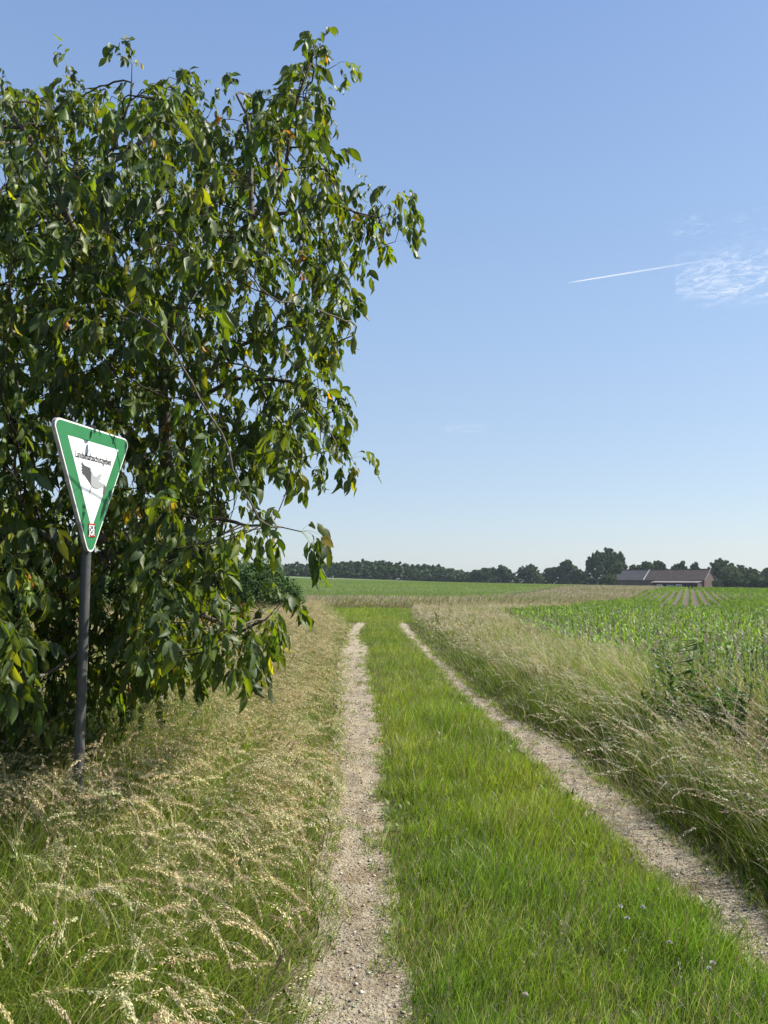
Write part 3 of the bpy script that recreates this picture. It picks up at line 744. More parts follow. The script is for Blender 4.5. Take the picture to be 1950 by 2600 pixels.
def tree_points(n):
    out = []
    while sum(map(len, out)) < n:
        u = rng.uniform(-900, 1060, 4000); v = np.where(rng.random(4000) < .3, rng.uniform(1250, 1860, 4000), rng.uniform(90, 1800, 4000))
        k = inpoly(u, v, POLY); u, v = u[k], v[k]
        e = edist(u, v, POLY); q = np.clip(e/420, 0, 1); th = 2.0*np.sqrt(1-(1-q)**2)+.12
        low = np.clip((v-1150)/500, 0, 1)
        Yc = TC-.9*low
        Yd = Yc+th*(1-.25*low)*rng.uniform(-1, 1, len(u))
        # keep denser near the shell
        P = np.array([at(a, b, c) for a, b, c in zip(u, v, Yd)])
        # clear view of the sign and its post
        blocked = (Yd < 5.15) & (u > 90) & (u < 360) & (v > 1020)
        hole = noise(u*.012+3, v*.012+Yd*.9, 41) < .16
        S0 = np.array([-1.85, 4.7, 2.2]); sv = np.array(_s); q_ = P-S0; al_ = q_@sv; off = np.linalg.norm(q_-al_[:, None]*sv, axis=1)
        sunlit = (al_ > 0) & (off < .62) & (rng.random(len(u)) < .93)
        thin_ = e < 26*rng.random(len(u))+4
        out.append(P[~blocked & ~hole & ~sunlit & ~thin_ & (P[:, 2] > .12)])
    return np.concatenate(out)[:n]
ATT = tree_points(6600)
nodes = []; par = []
def limb(pts, parent=None, r=None):
    """pts list of (u,v,Y); attaches to the nearest existing node"""
    P = np.array([at(*p) for p in pts]); 
    dens = [P[0]]
    for a, b in zip(P[:-1], P[1:]):
        m = max(1, int(np.linalg.norm(b-a)/.13))
        for i in range(1, m+1): dens.append(a+(b-a)*i/m)
    dens = np.array(dens); 
    w = np.cumsum(rng.normal(0, .006, dens.shape), 0); w -= w[0]; dens = dens+w-np.linspace(0, 1, len(w))[:, None]*w[-1]
    if nodes:
        p = int(np.argmin(np.linalg.norm(np.array(nodes)-dens[0], axis=1))); dens = dens[1:]
    else: p = -1
    for q in dens: nodes.append(q); par.append(p); p = len(nodes)-1
BX, BY = -2.45, 8.0
bu, bv = project(np.array([[BX, BY, 0.0]])); 
limb([(bu[0], bv[0], BY), (395, 1700, 7.9), (415, 1500, 7.5), (440, 1300, 6.9), (418, 1150, 6.7), (415, 1020, 6.6)])
limb([(415, 1020, 6.6), (365, 900, 6.45), (315, 740, 6.3), (275, 600, 6.2), (280, 420, 6.0), (330, 260, 5.9), (335, 165, 5.8)])
limb([(415, 1020, 6.6), (412, 930, 6.5), (440, 800, 6.4), (550, 650, 6.2), (640, 560, 6.1), (730, 430, 6.0), (742, 330, 6), (775, 200, 5.9), (798, 125, 5.9)])
limb([(550, 650, 6.2), (700, 545, 6), (850, 530, 5.9), (960, 555, 5.8), (1000, 540, 5.7), (1008, 500, 5.7)])
limb([(440, 1300, 6.8), (475, 1025, 6.5), (555, 900, 6.3), (730, 825, 6.0), (850, 870, 5.9), (900, 850, 5.8)])
limb([(475, 1025, 6.5), (600, 965, 6.2), (735, 970, 6), (820, 1060, 5.9), (855, 1130, 5.8), (890, 1165, 5.8)])
limb([(440, 1300, 6.8), (300, 1360, 6.2), (170, 1372, 5.7), (90, 1355, 5.4), (30, 1352, 5.2), (-150, 1300, 5)])
limb([(440, 1300, 6.8), (300, 1050, 7), (100, 900, 7.1), (-150, 750, 7), (-450, 600, 6.8)])
limb([(365, 900, 6.45), (200, 620, 6.3), (120, 430, 6), (20, 280, 5.8), (0, 200, 5.7)])
limb([(440, 1300, 6.8), (560, 1325, 5.8), (640, 1338, 5.1), (715, 1338, 4.7), (765, 1350, 4.5)])
limb([(420, 1480, 7.4), (500, 1560, 5.7), (600, 1607, 5.3), (680, 1570, 5.1), (712, 1530, 5.05)])
limb([(300, 1360, 6.2), (250, 1500, 5.6), (210, 1640, 5.3)])
limb([(440, 1300, 6.8), (100, 1500, 6.3), (-100, 1550, 6)])
limb([(400, 1600, 7.6), (350, 1640, 6.6), (330, 1650, 6.0)])
limb([(405, 1550, 7.5), (450, 1600, 6.8), (500, 1630, 6.2)])
limb([(280, 420, 6.0), (425, 310, 6.2), (455, 255, 6.2)])
limb([(640, 560, 6.1), (640, 380, 6.3), (625, 290, 6.3), (600, 240, 6.3)])
nh = len(nodes)
STEP, KILL, INF = .11, .135, 1.5
N = np.array(nodes); near_i = np.zeros(len(ATT), int); near_d = np.full(len(ATT), 1e9)
def upd(new_start):
    global near_i, near_d
    Nn = np.array(nodes[new_start:])
    if len(Nn) == 0 or len(ATT) == 0: return
    D = np.linalg.norm(ATT[:, None]-Nn[None], axis=2); j = D.argmin(1); d = D[np.arange(len(ATT)), j]
    k = d < near_d; near_i[k] = j[k]+new_start; near_d[k] = d[k]
upd(0); deg = {}
for it in range(60):
    k = near_d > KILL; ATT = ATT[k]; near_i = near_i[k]; near_d = near_d[k]
    if len(ATT) == 0: break
    start = len(nodes); act = near_d < INF
    Nn = np.array(nodes); D = nrm(ATT-Nn[near_i])
    S = np.zeros((len(nodes), 3)); np.add.at(S, near_i[act], D[act])
    for i in np.where(np.abs(S).sum(1) > 0)[0]:
        if deg.get(i, 0) >= 3: continue
        d = S[i]/np.linalg.norm(S[i])
        if par[i] >= 0:
            pd = Nn[i]-Nn[par[i]]; pd /= max(np.linalg.norm(pd), 1e-6); d = d+.5*pd
        d = d+rng.normal(0, .15, 3)+np.array([0, 0, -.05]); d /= np.linalg.norm(d)
        nodes.append(Nn[i]+d*STEP); par.append(int(i)); deg[i] = deg.get(i, 0)+1
    if len(nodes) == start: break
    upd(start)
N = np.array(nodes); par = np.array(par); nn = len(N); print('tree nodes', nn, 'left', len(ATT))
kids = [[] for _ in range(nn)]
for i, p in enumerate(par):
    if p >= 0: kids[p].append(i)
cnt = np.zeros(nn)
order = list(range(nn))
# children always have a larger index than their parent
area = np.zeros(nn)
for i in range(nn-1, -1, -1):
    if not kids[i]: area[i] = 1
    if par[i] >= 0: area[par[i]] += area[i]
rad = .0032*area**.47
# tubes for each chain
tree = empty('walnut_tree', (BX, BY, 0)); tag(tree, 'large leafy walnut tree with drooping leaflets standing left of the track behind the sign', 'tree')
def tubes(chains, name, col):
    mb = MB()
    for ch in chains:
        P = N[ch]-np.array([BX, BY, 0]); r = rad[ch].copy(); r[0] = min(r[0], r[1]*1.15) if len(ch) > 1 else r[0]
        if len(P) < 2: continue
        mb.tube(P, r, 9 if r.max() > .03 else (6 if r.max() > .01 else 4), col*(1 if r.max() > .012 else .45))
    return mb.build(name, M['bark'], tree, smooth=True)
chains = []; stack = [(0, -1)]
while stack:
    i, p = stack.pop(); ch = [p, i] if p >= 0 else [i]
    while kids[i]:
        ks = sorted(kids[i], key=lambda q: -area[q]); 
        for q in ks[1:]: stack.append((q, i))
        i = ks[0]; ch.append(i)
    chains.append(ch)
chains.sort(key=lambda c: -len(c)*rad[c[-2] if len(c) > 1 else 0])
big = [c for c in chains if rad[c[1] if len(c) > 1 else 0] > .02]; small = [c for c in chains if rad[c[1] if len(c) > 1 else 0] <= .02]
tr = [c for c in chains if c[0] == 0][0]
tubes([tr], 'trunk', np.array([.26, .23, .18])); tubes([c for c in big if c is not tr], 'branches', np.array([.15, .13, .105])); tubes(small, 'twigs', np.array([.11, .085, .06]))

# compound leaves -------------------------------------------------------------------
lp, ld, young = [], [], []
for i in range(nn):
    a = area[i]
    if rad[i] > .012: continue
    d = N[i]-N[par[i]] if par[i] >= 0 else np.array([0, 0, 1.])
    d = d/max(np.linalg.norm(d), 1e-6)
    m = (3 if not kids[i] else (1 if rng.random() < .6 else 0))
    for _ in range(m):
        q = d+rng.normal(0, .65, 3)+np.array([0, 0, .25]); lp.append(N[i]); ld.append(q/np.linalg.norm(q)); young.append((not kids[i]) and rng.random() < .028)
for (u, v, Yd, k, dr) in [(float(rng.uniform(330, 520)), float(rng.uniform(1520, 1700)), float(rng.uniform(6.2, 7.2)), 2, (rng.normal(0, .6), rng.normal(0, .6), -.1)) for _ in range(80)]+[(765, 1350, 4.5, 5, (.7, 0, -.1)), (1008, 500, 5.7, 3, (.8, 0, .3)), (1040, 535, 5.7, 3, (.5, 0, -.2)), (712, 1530, 5.05, 4, (.6, 0, .2)), (798, 127, 5.9, 5, (.5, 0, .5)), (335, 165, 5.8, 3, (0, 0, .6)),
                          (600, 1607, 5.3, 3, (.1, 0, -.5)), (640, 1338, 5.1, 4, (0, 0, -.5)), (585, 1345, 5.3, 3, (0, 0, -.5)), (890, 1165, 5.8, 3, (.3, 0, .2)), (680, 1570, 5.1, 2, (.3, 0, -.2)), (500, 1560, 5.7, 3, (0, 0, -.4)), (455, 255, 6.2, 5, (0, 0, .5)), (600, 240, 6.3, 5, (-.3, 0, .4)), (0, 200, 5.7, 4, (0, 0, .4)), (490, 200, 6.2, 2, (.2, 0, .4))]:
    p = at(u, v, Yd)
    for _ in range(k):
        q = np.array(dr)+rng.normal(0, .35, 3); lp.append(p); ld.append(q/np.linalg.norm(q)); young.append(rng.random() < .12)
lp, ld, young = np.array(lp), np.array(ld), np.array(young); m = len(lp); print('compound leaves', m)
uu, vv = project(lp)
RL = rng.uniform(.15, .27, m)*np.where(young, .6, 1)
KN = 8; rc = np.zeros((m, KN+1, 3)); rc[:, 0] = lp; D = ld.copy()
for k in range(KN):
    D = nrm(D+np.array([0, 0, -.30])*(.5+k/KN)); rc[:, k+1] = rc[:, k]+D*(RL/KN)[:, None]
acc_l = Acc(); acc_l.add  # leaflets
pc = pick([(.12, .17, .05)], m)
ribbons(acc_l, rc, np.full(m, .0035), nrm(np.cross(ld, rng.normal(size=ld.shape))), pc, pc, np.linspace(1, .5, KN+1))
B, Dd, Ll, Yg, Cl = [], [], [], [], []; vs = rng.uniform(.7, 1.2, m)
base_c = pick([(.034, .060, .010), (.048, .080, .012), (.070, .108, .015), (.12, .155, .022), (.036, .058, .016)], m, [.3, .3, .22, .08, .10], .2)
yc = pick([(.24, .21, .045), (.24, .12, .05), (.21, .21, .04), (.19, .085, .045)], m, [.35, .25, .3, .1], .2)
base_c = np.where(young[:, None], yc, base_c)
for j, (pos, sgn, ls) in enumerate([(3, 1, .72), (3, -1, .72), (5, 1, .9), (5, -1, .9), (7, 1, 1.), (7, -1, 1.), (8, 0, 1.12)]):
    T = nrm(rc[:, pos]-rc[:, pos-1]); side = nrm(np.cross(T, np.array([0, 0, 1.])+rng.normal(0, .25, (m, 3))))
    dd = nrm(T*(.75 if sgn else 1.2)+side*sgn*.75+np.array([0, 0, -1.])*rng.uniform(.1, 2.0, (m, 1))+rng.normal(0, .18, (m, 3)))
    keep = rng.random(m) < (.93 if j > 1 else .7)
    B.append(rc[keep, pos]); Dd.append(dd[keep]); Ll.append((.116*ls*rng.uniform(.55, 1.3, m)*vs*np.where(young, .6, 1))[keep]); Cl.append((base_c*rng.uniform(.8, 1.25, (m, 1)))[keep])
B, Dd, Ll, Cl = map(np.concatenate, (B, Dd, Ll, Cl)); n = len(B); print('leaflets', n)
xx_ = rng.random(n) < .008; Cl[xx_] = pick([(.30, .22, .03), (.20, .20, .03)], xx_.sum())
Nn = rng.normal(size=(n, 3)); Nn[:, 2] = np.abs(Nn[:, 2])+.6; Nn = nrm(Nn-Dd*(Nn*Dd).sum(1, keepdims=True)); Sd = np.cross(Dd, Nn)
ts = np.array([0, .07, .2, .38, .58, .76, .9, 1.]); wp = np.array([.03, .32, .78, 1., .92, .62, .25, .02])
Wl = Ll*rng.uniform(.36, .50, n); curl = rng.uniform(.05, .75, n); fold = rng.uniform(.1, .75, n)
Vt = np.zeros((n, len(ts), 3, 3)); c = B.copy(); dcur = Dd.copy(); ncur = Nn.copy()
for k, t in enumerate(ts):
    if k:
        st = (ts[k]-ts[k-1]); a = curl*st*1.3
        d2 = dcur*np.cos(a)[:, None]-ncur*np.sin(a)[:, None]; ncur = ncur*np.cos(a)[:, None]+dcur*np.sin(a)[:, None]; dcur = d2
        c = c+dcur*(Ll*st)[:, None]
    w = (Wl*.5*wp[k])[:, None]
    for q, s in ((0, -1), (1, 0), (2, 1)):
        wob = (rng.normal(0, .09, n)*Wl*wp[k])[:, None] if s else 0
        Vt[:, k, q] = c+Sd*(s*w)*np.cos(fold)[:, None]+ncur*(abs(s)*w*np.sin(fold)[:, None]+wob)
m3 = len(ts); base = (np.arange(n)*m3*3)[:, None, None]; kk = (np.arange(m3-1)*3)[None, :, None]; q = np.arange(2)[None, None, :]
i0 = base+kk+q; F = np.stack([i0, i0+1, i0+4, i0+3], -1).reshape(-1, 4)
cv = np.repeat(np.repeat(Cl[:, None], m3, 1)[:, :, None], 3, 2).copy(); cv[:, :, 1] *= 1.5
al = Acc(); al.V = [a for a in acc_l.V]; al.C = acc_l.C; al.F = acc_l.F; al.n = acc_l.n; al.add(Vt, F[:, ::-1], cv)
al.V = [v-np.array([BX, BY, 0]) for v in al.V]
crown = al.build('crown', M['leaf'], tree); crown.data.polygons.foreach_set('use_smooth', np.ones(len(crown.data.polygons), bool))
# a few round green walnuts
for i in rng.choice(m, 26):
    if young[i]: continue
    p = lp[i]+np.array([rng.normal(0, .02), rng.normal(0, .02), -.03])-np.array([BX, BY, 0])
    mb = MB(); mb.add(IV*.017*np.array([1, 1, 1.15]), [tuple(f) for f in IF], (.09, .15, .04)); mb.build('walnut', M['maize'], tree, smooth=True).location = p

# ---------------------------------------------------------------- sign
yl, yr = 4.30, 5.10
A = at(131, 1060, yl); Bp = at(331, 1112, yr)
# equalise height: average z, horizontal top edge
zt = (A[2]+Bp[2])/2; ctr = (A+Bp)/2; ex = Bp-A; ex[2] = 0; side = np.linalg.norm(ex); ex /= side
rz = math.atan2(ex[1], ex[0]); hgt = .82
print('sign side', side, 'top', zt, 'bottom', zt-hgt)
pole_top = zt+.01; PX = 'post'
sx, sy = ctr[0], ctr[1]
sg = empty('nature_reserve_sign', (sx, sy, float(gz(sx, sy))), rz); zg = float(gz(sx, sy))
tag(sg, 'green and white triangular protected landscape sign with a bird on a grey steel post', 'sign')
# local frame: x along the plate, -y the face, z up ; origin under the plate centre
def rtri(s, h, r, top, n=6, inset=0):
    """rounded downward triangle, side s, centred on x=0, top edge at z=top"""
    cs = np.array([(-s/2, top), (s/2, top), (0, top-h)]); out = []
    cen = cs.mean(0)
    for i in range(3):
        c = cs[i]; a = cs[(i-1) % 3]-c; b = cs[(i+1) % 3]-c; a /= np.linalg.norm(a); b /= np.linalg.norm(b)
        half = math.acos(np.clip(a@b, -1, 1))/2; d = r/math.tan(half); m_ = nrm(a+b); o_ = c+m_*r/math.sin(half)
        p0 = c+a*d-o_; p1 = c+b*d-o_; t0 = math.atan2(p0[1], p0[0]); t1 = math.atan2(p1[1], p1[0])
        dt = (t1-t0+math.pi) % (2*math.pi)-math.pi
        for k in range(n+1):
            t = t0+dt*k/n; out.append(o_+r*np.array([math.cos(t), math.sin(t)]))
    return out
def plate(pts, y0, y1, name, mat, col, parent):
    mb = MB(); f = lambda V: np.stack([V[:, 0], V[:, 2], V[:, 1]], 1)
    P = [(p[0], p[1]) for p in pts]
    mb.poly(P, y0, y1, col, f); o = mb.build(name, mat, parent)
    import bmesh
    b = bmesh.new(); b.from_mesh(o.data); bmesh.ops.recalc_face_normals(b, faces=b.faces); b.to_mesh(o.data); b.free()
    return o
top = zt-zg
def tri_in(d, r):  # inset by d
    slant = math.hypot(side/2, hgt); ri = side*hgt/(side+2*slant); f = (ri-d)/ri; return rtri(side*f, hgt*f, r, top-d)
panel = plate(rtri(side, hgt, .045, top), .0, .022, 'panel', M['steel'], (.42, .41, .38), sg)
plate(tri_in(.003, .042), -.0015, .001, 'white_border', M['paint'], (.80, .80, .78), panel)
plate(tri_in(.011, .036), -.003, -.0014, 'green_field', M['paint'], (.035, .19, .075), panel)
wt = tri_in(.09, .002)
plate(wt, -.0045, -.0029, 'white_field', M['paint'], (.80, .82, .84), panel)
# bird of prey emblem, x and depth below the top edge in metres
def emb(pts, col, name, y):
    return plate([(p[0]*side/.89, top-p[1]*hgt/.78) for p in pts], y-.0012, y, name, M['paint'], col, panel)
emb([(-.132, .212), (-.118, .225), (-.10, .232), (-.06, .236), (-.035, .240), (-.032, .262), (-.02, .285), (0, .30), (.02, .31), (0, .345), (-.03, .335), (-.05, .32), (-.075, .305), (-.095, .292), (-.11, .285), (-.122, .297), (-.117, .280), (-.133, .283), (-.124, .268), (-.138, .266), (-.126, .252), (-.139, .247), (-.127, .237), (-.138, .230)], (.07, .075, .08), 'emblem_wing', -.0047)
emb([(-.03, .255), (0, .278), (.03, .285), (.05, .268), (.07, .260), (.088, .262), (.095, .270), (.08, .280), (.075, .295), (.06, .305), (.09, .312), (.12, .318), (.13, .325), (.115, .335), (.09, .338), (.06, .352), (.02, .352), (-.01, .345), (-.03, .33)], (.34, .35, .36), 'emblem_body', -.0062)
emb([(.118, .315), (.135, .32), (.148, .335), (.152, .355), (.142, .375), (.125, .385), (.112, .375), (.118, .35)], (.10, .105, .11), 'emblem_rear_wing', -.0047)
emb([(-.02, .343), (-.008, .345), (-.025, .365), (-.03, .385), (-.042, .392), (-.045, .375), (-.032, .36)], (.34, .34, .34), 'emblem_claw', -.0047)
def text(body, size, x, z, y, col, name, parent, sx_=1., mat=None, al='CENTER', off_=.0009):
    cu = bpy.data.curves.new(name, 'FONT'); cu.body = body; cu.size = size; cu.align_x = al; cu.extrude = .0006; cu.offset = off_
    t = bpy.data.objects.new(name, cu); sc.collection.objects.link(t)
    bpy.context.view_layer.update()
    me = bpy.data.meshes.new_from_object(t.evaluated_get(bpy.context.evaluated_depsgraph_get())); bpy.data.objects.remove(t)
    V = np.array([v.co[:] for v in me.vertices]); sx_ = sx_/(V[:, 0].max()-V[:, 0].min()); V[:, 0] -= (V[:, 0].max()+V[:, 0].min())/2; V2 = np.stack([V[:, 0]*sx_+x, y-V[:, 2], V[:, 1]+z], 1)
    for v, c in zip(me.vertices, V2): v.co = c
    a = me.attributes.new('Col', 'FLOAT_COLOR', 'POINT'); cc = np.ones((len(V), 4), np.float32); cc[:, :3] = col; a.data.foreach_set('color', cc.ravel())
    me.materials.clear(); me.materials.append(mat or M['paint'])
    return link(bpy.data.objects.new(name, me), parent)
text('Landschaftsschutzgebiet', .060, 0, top-.205, -.0052, (.02, .02, .02), 'lettering', panel, .375)
# sticker
zs = top-.632
mb = MB(); mb.box((-.036, -.0065, zs-.038), (.036, -.0046, zs+.042), (.02, .02, .02)); mb.box((-.036, -.0070, zs+.034), (.036, -.0052, zs+.0425), (.45, .03, .03)); mb.box((-.036, -.0070, zs-.0385), (.036, -.0052, zs-.030), (.35, .03, .03))
stk = mb.build('sticker', M['paint'], panel)
text('FCK', .042, 0, zs+.003, -.0070, (.8, .8, .8), 'sticker_lettering', stk, .062); text('JGR', .042, 0, zs-.029, -.0070, (.8, .8, .8), 'sticker_lettering', stk, .062)
# post and clamps behind the plate
pz = MB(); cand = np.linspace(-.3, .3, 121); lx = np.array([math.cos(rz), math.sin(rz)]); ly = np.array([-math.sin(rz), math.cos(rz)])
cu_ = [project(np.array([[sx+q*lx[0]+.055*ly[0], sy+q*lx[1]+.055*ly[1], 1.7]]))[0][0] for q in cand]; px0 = float(cand[int(np.argmin(np.abs(np.array(cu_)-218)))])
print('post x', px0)
pz.tube([(px0, .055, -.35), (px0, .055, top+.015)], .030, 20, (.085, .085, .085)); post = pz.build('post', M['steel'], sg, smooth=False)
pc_ = MB(); pc_.tube([(px0, .055, top+.015), (px0, .055, top+.028)], .032, 20, (.12, .12, .13)); pc_.build('post_cap', M['steel'], post)
for zc in (top-.10, top-hgt+.22):
    c_ = MB(); c_.tube([(px0, .055, zc-.018), (px0, .055, zc+.018)], .0335, 20, (.25, .25, .25)); c_.box((px0-.05, .022, zc-.015), (px0+.05, .030, zc+.015), (.25, .25, .25)); c_.build('clamp', M['steel'], sg)

# ---------------------------------------------------------------- leafy bushes / distant trees
def leaf_cloud(blobs, n, size, pal, flat=.0, w=None, gap=.25, s=0):
    """blobs: (x,y,z,rx,ry,rz). n small quads in clumps over and inside the blobs."""
    blobs = np.array(blobs, float); wts = (blobs[:, 3]*blobs[:, 4]+blobs[:, 3]*blobs[:, 5]); wts /= wts.sum()
    # clumps on each blob
    nc = max(30, n//26); bi = rng.choice(len(blobs), nc, p=wts); d = nrm(rng.normal(size=(nc, 3))); rr = rng.uniform(.55, 1.06, nc)**.5
    cc = blobs[bi, :3]+d*blobs[bi, 3:]*rr[:, None]; csz = (blobs[bi, 3]+blobs[bi, 5])*.5*rng.uniform(.12, .26, nc); tone = rng.uniform(.7, 1.35, nc)
    ci = rng.integers(0, nc, n); e = nrm(rng.normal(size=(n, 3)))*rng.uniform(.3, 1, (n, 1))**.5
    P = cc[ci]+e*csz[ci][:, None]*np.array([1, 1, .7])
    nv = nrm(e+.6*d[ci]+.5*rng.normal(size=(n, 3))); a = nrm(np.cross(nv, rng.normal(size=(n, 3)))); b = np.cross(nv, a)
    L = (size*rng.uniform(.6, 1.4, n))[:, None]
    V = np.stack([P-a*L, P-b*L*.55, P+a*L, P+b*L*.6], 1)
    c = pick(pal, n, w, .15)*tone[ci][:, None]
    return V.reshape(-1, 3), np.arange(n*4).reshape(-1, 4), np.repeat(c, 4, 0)
def make_tree(name, blobs, n, size, pal, H0, trunk_r, w=None):
    root = empty(name)
    V, F, C = leaf_cloud(blobs, n, size, pal, w=w); np_mesh('crown', V, F, M['far'], C, root)
    mb = MB(); bl = np.array(blobs, float); cx_, cy_, cz = bl[:, :3].mean(0)
    mb.tube([(0, 0, -.3), (cx_*.3, cy_*.3, H0*.5), (cx_*.8, cy_*.8, cz)], [trunk_r, trunk_r*.8, trunk_r*.45], 8, (.10, .085, .065))
    for b_ in bl[:6]: mb.tube([(cx_*.3, cy_*.3, H0*.5), ((b_[0]+cx_*.3)/2, (b_[1]+cy_*.3)/2, (b_[2]+H0*.5)/2+.1), b_[:3]], [trunk_r*.45, trunk_r*.3, trunk_r*.12], 6, (.10, .085, .065))
    mb.build('trunk', M['bark'], root); return root
def dup(root, loc, rz, s, label, name=None, group=None):
    r_ = root.copy(); link(r_); r_.location = loc; r_.rotation_euler = (0, 0, rz); r_.scale = s if hasattr(s, '__len__') else (s, s, s)
    if label: r_['label'] = label
    for ch in root.children:
        c = ch.copy(); sc.collection.objects.link(c); c.parent = r_
    return r_
DK = [(.035, .065, .025), (.05, .09, .03), (.07, .115, .04)]
def blobset(R_, H, k, seed, squash=1., lo=.35):
    g = np.random.default_rng(seed); out = [(0, 0, H*.62, R_*.75, R_*.75, H*.33)]
    for i in range(k):
        a = g.uniform(0, 6.28); q = g.uniform(.35, .75)*R_; z = H*g.uniform(lo, .86); s = R_*g.uniform(.28, .5)
        out.append((q*math.cos(a)*(1.1-abs(z/H-.55)), q*math.sin(a)*(1.1-abs(z/H-.55)), z, s, s, s*.85*squash))
    return out
# hedge bushes on the left behind the walnut tree
HP = [(.045, .09, .025), (.07, .13, .035), (.10, .17, .05), (.13, .18, .07)]
def bush(u, Yd, half_w, H, n, label, pal=HP, name='hawthorn_bush', seed=1):
    r_ = make_tree(name, [(dx*half_w, dy*half_w*.6, H*z, half_w*s, half_w*s*.8, H*s*.62) for dx, dy, z, s in ((0, 0, .5, .75), (-.55, .2, .42, .55), (.5, -.1, .38, .55), (.15, .1, .74, .42), (-.25, -.1, .72, .42), (.78, 0, .25, .35), (-.75, 0, .25, .4))],
                   n, .045*Yd/33, pal, H*.6, .09)
    xw = (u-975)/1954*Yd; r_.location = (xw, Yd, float(gz(xw, Yd))); tag(r_, label, 'bush'); return r_
bush(650, 34, 2.0, 2.55, 26000, 'rounded green hawthorn bush right behind the walnut tree by the dry grass')
bush(520, 36, 2.2, 2.9, 20000, 'bush left of the rounded one, mostly hidden by walnut leaves')
bush(330, 30, 2.6, 3.6, 16000, 'tall hedge bush seen through the lower walnut twigs')
bush(-20, 26, 2.4, 4.4, 16000, 'greyish green tree top peeping out at the far left under the walnut branch', [(.10, .14, .09), (.14, .18, .12), (.08, .12, .07)], 'willow_bush')
bush(140, 33, 2.6, 3.4, 14000, 'hedge bush behind the sign post')

# far tree prototypes
PROT = []
LT = [(.07, .10, .04), (.10, .135, .055), (.13, .16, .07)]
for i, (R_, H, k) in enumerate(((5.5, 10, 16), (6.5, 12, 20), (4.5, 10, 15), (5, 7, 12), (5.5, 9, 14))):
    PROT.append((R_, H, make_tree('deciduous_tree', blobset(R_, H, k, 20+i), 8000, .5, DK if i < 4 else LT, H*.5, .35)))
def far(u0, u1, vtop, Yd, kind, label, name='deciduous_tree', zadd=0, depth=None):
    xw = ((u0+u1)/2-975)/1954*Yd; R_, H, root = PROT[kind]
    z0 = float(gz(xw, Yd)); wd = (u1-u0)/1954*Yd; ht = CAM_Z+(1470-vtop)/1954*Yd-z0
    s = (wd/2/(R_*1.02), wd/2/(R_*1.02), ht/(H*1.0))
    o = root if not root.get('used') else dup(root, None, 0, 1, label) if False else None
    if not root.get('used'): o = root; root['used'] = 1
    else: o = dup(root, (0, 0, 0), 0, 1, label)
    o.name = name; o.location = (xw, Yd, z0); o.scale = s; o.rotation_euler = (0, 0, rng.uniform(0, 6.28)); tag(o, label, 'tree'); return o
far(1192, 1245, 1446, 420, 3, 'low rounded tree at the right end of the left wood', 'round_tree')
far(1240, 1262, 1440, 450, 2, 'thin pale tree behind the gap right of the low rounded one')
far(1252, 1305, 1436, 430, 0, 'rounded dark tree, second from the left wood along the skyline')
far(1308, 1372, 1434, 430, 1, 'broad dark tree standing alone midway between wood and tall poplars')
far(1352, 1378, 1458, 410, 4, 'small yellowish green bush at the right foot of the lone broad tree')
far(1376, 1425, 1440, 420, 2, 'left tree of the pair before the tall group')
far(1405, 1470, 1424, 420, 0, 'right and taller tree of the pair before the tall group')
far(1440, 1500, 1450, 400, 3, 'low dark tree filling the gap left of the tallest tree')
far(1482, 1545, 1402, 370, 1, 'left half of the tallest tree mass beside the barn')
far(1515, 1592, 1394, 375, 1, 'tallest dark tree on the skyline left of the barn')
yb = far(1540, 1594, 1428, 330, 4, 'yellow green round tree in front of the tallest tree')
far(1522, 1566, 1458, 300, 4, 'light green bush at the left corner of the farm')
far(1592, 1655, 1433, 345, 3, 'flat topped tree behind the grey barn roof, left one')
far(1628, 1692, 1431, 350, 3, 'wide flat topped tree behind the barn ridge, right of its twin')
far(1698, 1745, 1427, 345, 0, 'left tree of the two behind the brown roof')
far(1738, 1782, 1430, 350, 0, 'right tree of the two behind the brown roof')
far(1795, 1870, 1420, 330, 1, 'tall dark tree directly right of the barn gable')
far(1855, 1915, 1436, 320, 1, 'dark tree in the row right of the barn, second one')
far(1812, 1880, 1440, 285, 4, 'lighter green willow in front of the dark trees right of the barn', 'willow_tree')
far(1868, 1925, 1446, 290, 4, 'second lighter green willow beside the first, further right', 'willow_tree')
far(1905, 1975, 1448, 310, 1, 'dark tree at the right edge of the picture')
far(1935, 1990, 1436, 330, 2, 'thin crowned tree cut by the right edge of the picture')
far(1838, 1895, 1466, 262, 3, 'dark round shrub right of the small house', 'round_shrub')
far(1890, 1960, 1468, 262, 3, 'long dark shrub at the far right behind the maize', 'round_shrub')
far(1802, 1830, 1472, 262, 4, 'small bright shrub in front of the barn gable', 'round_shrub')
far(-120, -40, 1440, 380, 1, 'distant dark tree beyond the left edge'); 
# woodland that reads as one mass on the left
blobs = []
g = np.random.default_rng(5)
topv = [(640, 1432), (760, 1432), (860, 1428), (920, 1424), (980, 1425), (1030, 1432), (1080, 1433), (1120, 1440), (1160, 1447), (1190, 1455)]
for u in np.arange(420, 1190, 9.):
    vt = np.interp(u, [p[0] for p in topv], [p[1] for p in topv])+g.uniform(-3, 5)
    for row, Yd in ((0, 455), (1, 470), (2, 490)):
        uu_ = u+g.uniform(-5, 5); xw = (uu_-975)/1954*Yd; z0 = float(gz(xw, Yd)); ztop = CAM_Z+(1470-(vt+(7 if row == 0 else 0)+g.uniform(-2, 3)))/1954*Yd
        hh = ztop-z0; r_ = g.uniform(3.4, 5.2); blobs.append((xw, Yd, z0+hh-r_*.8, r_, r_, r_*.8))
        if row == 0: blobs.append((xw+g.uniform(-2, 2), Yd-3, z0+hh*.35, r_*.95, r_*.8, hh*.36))
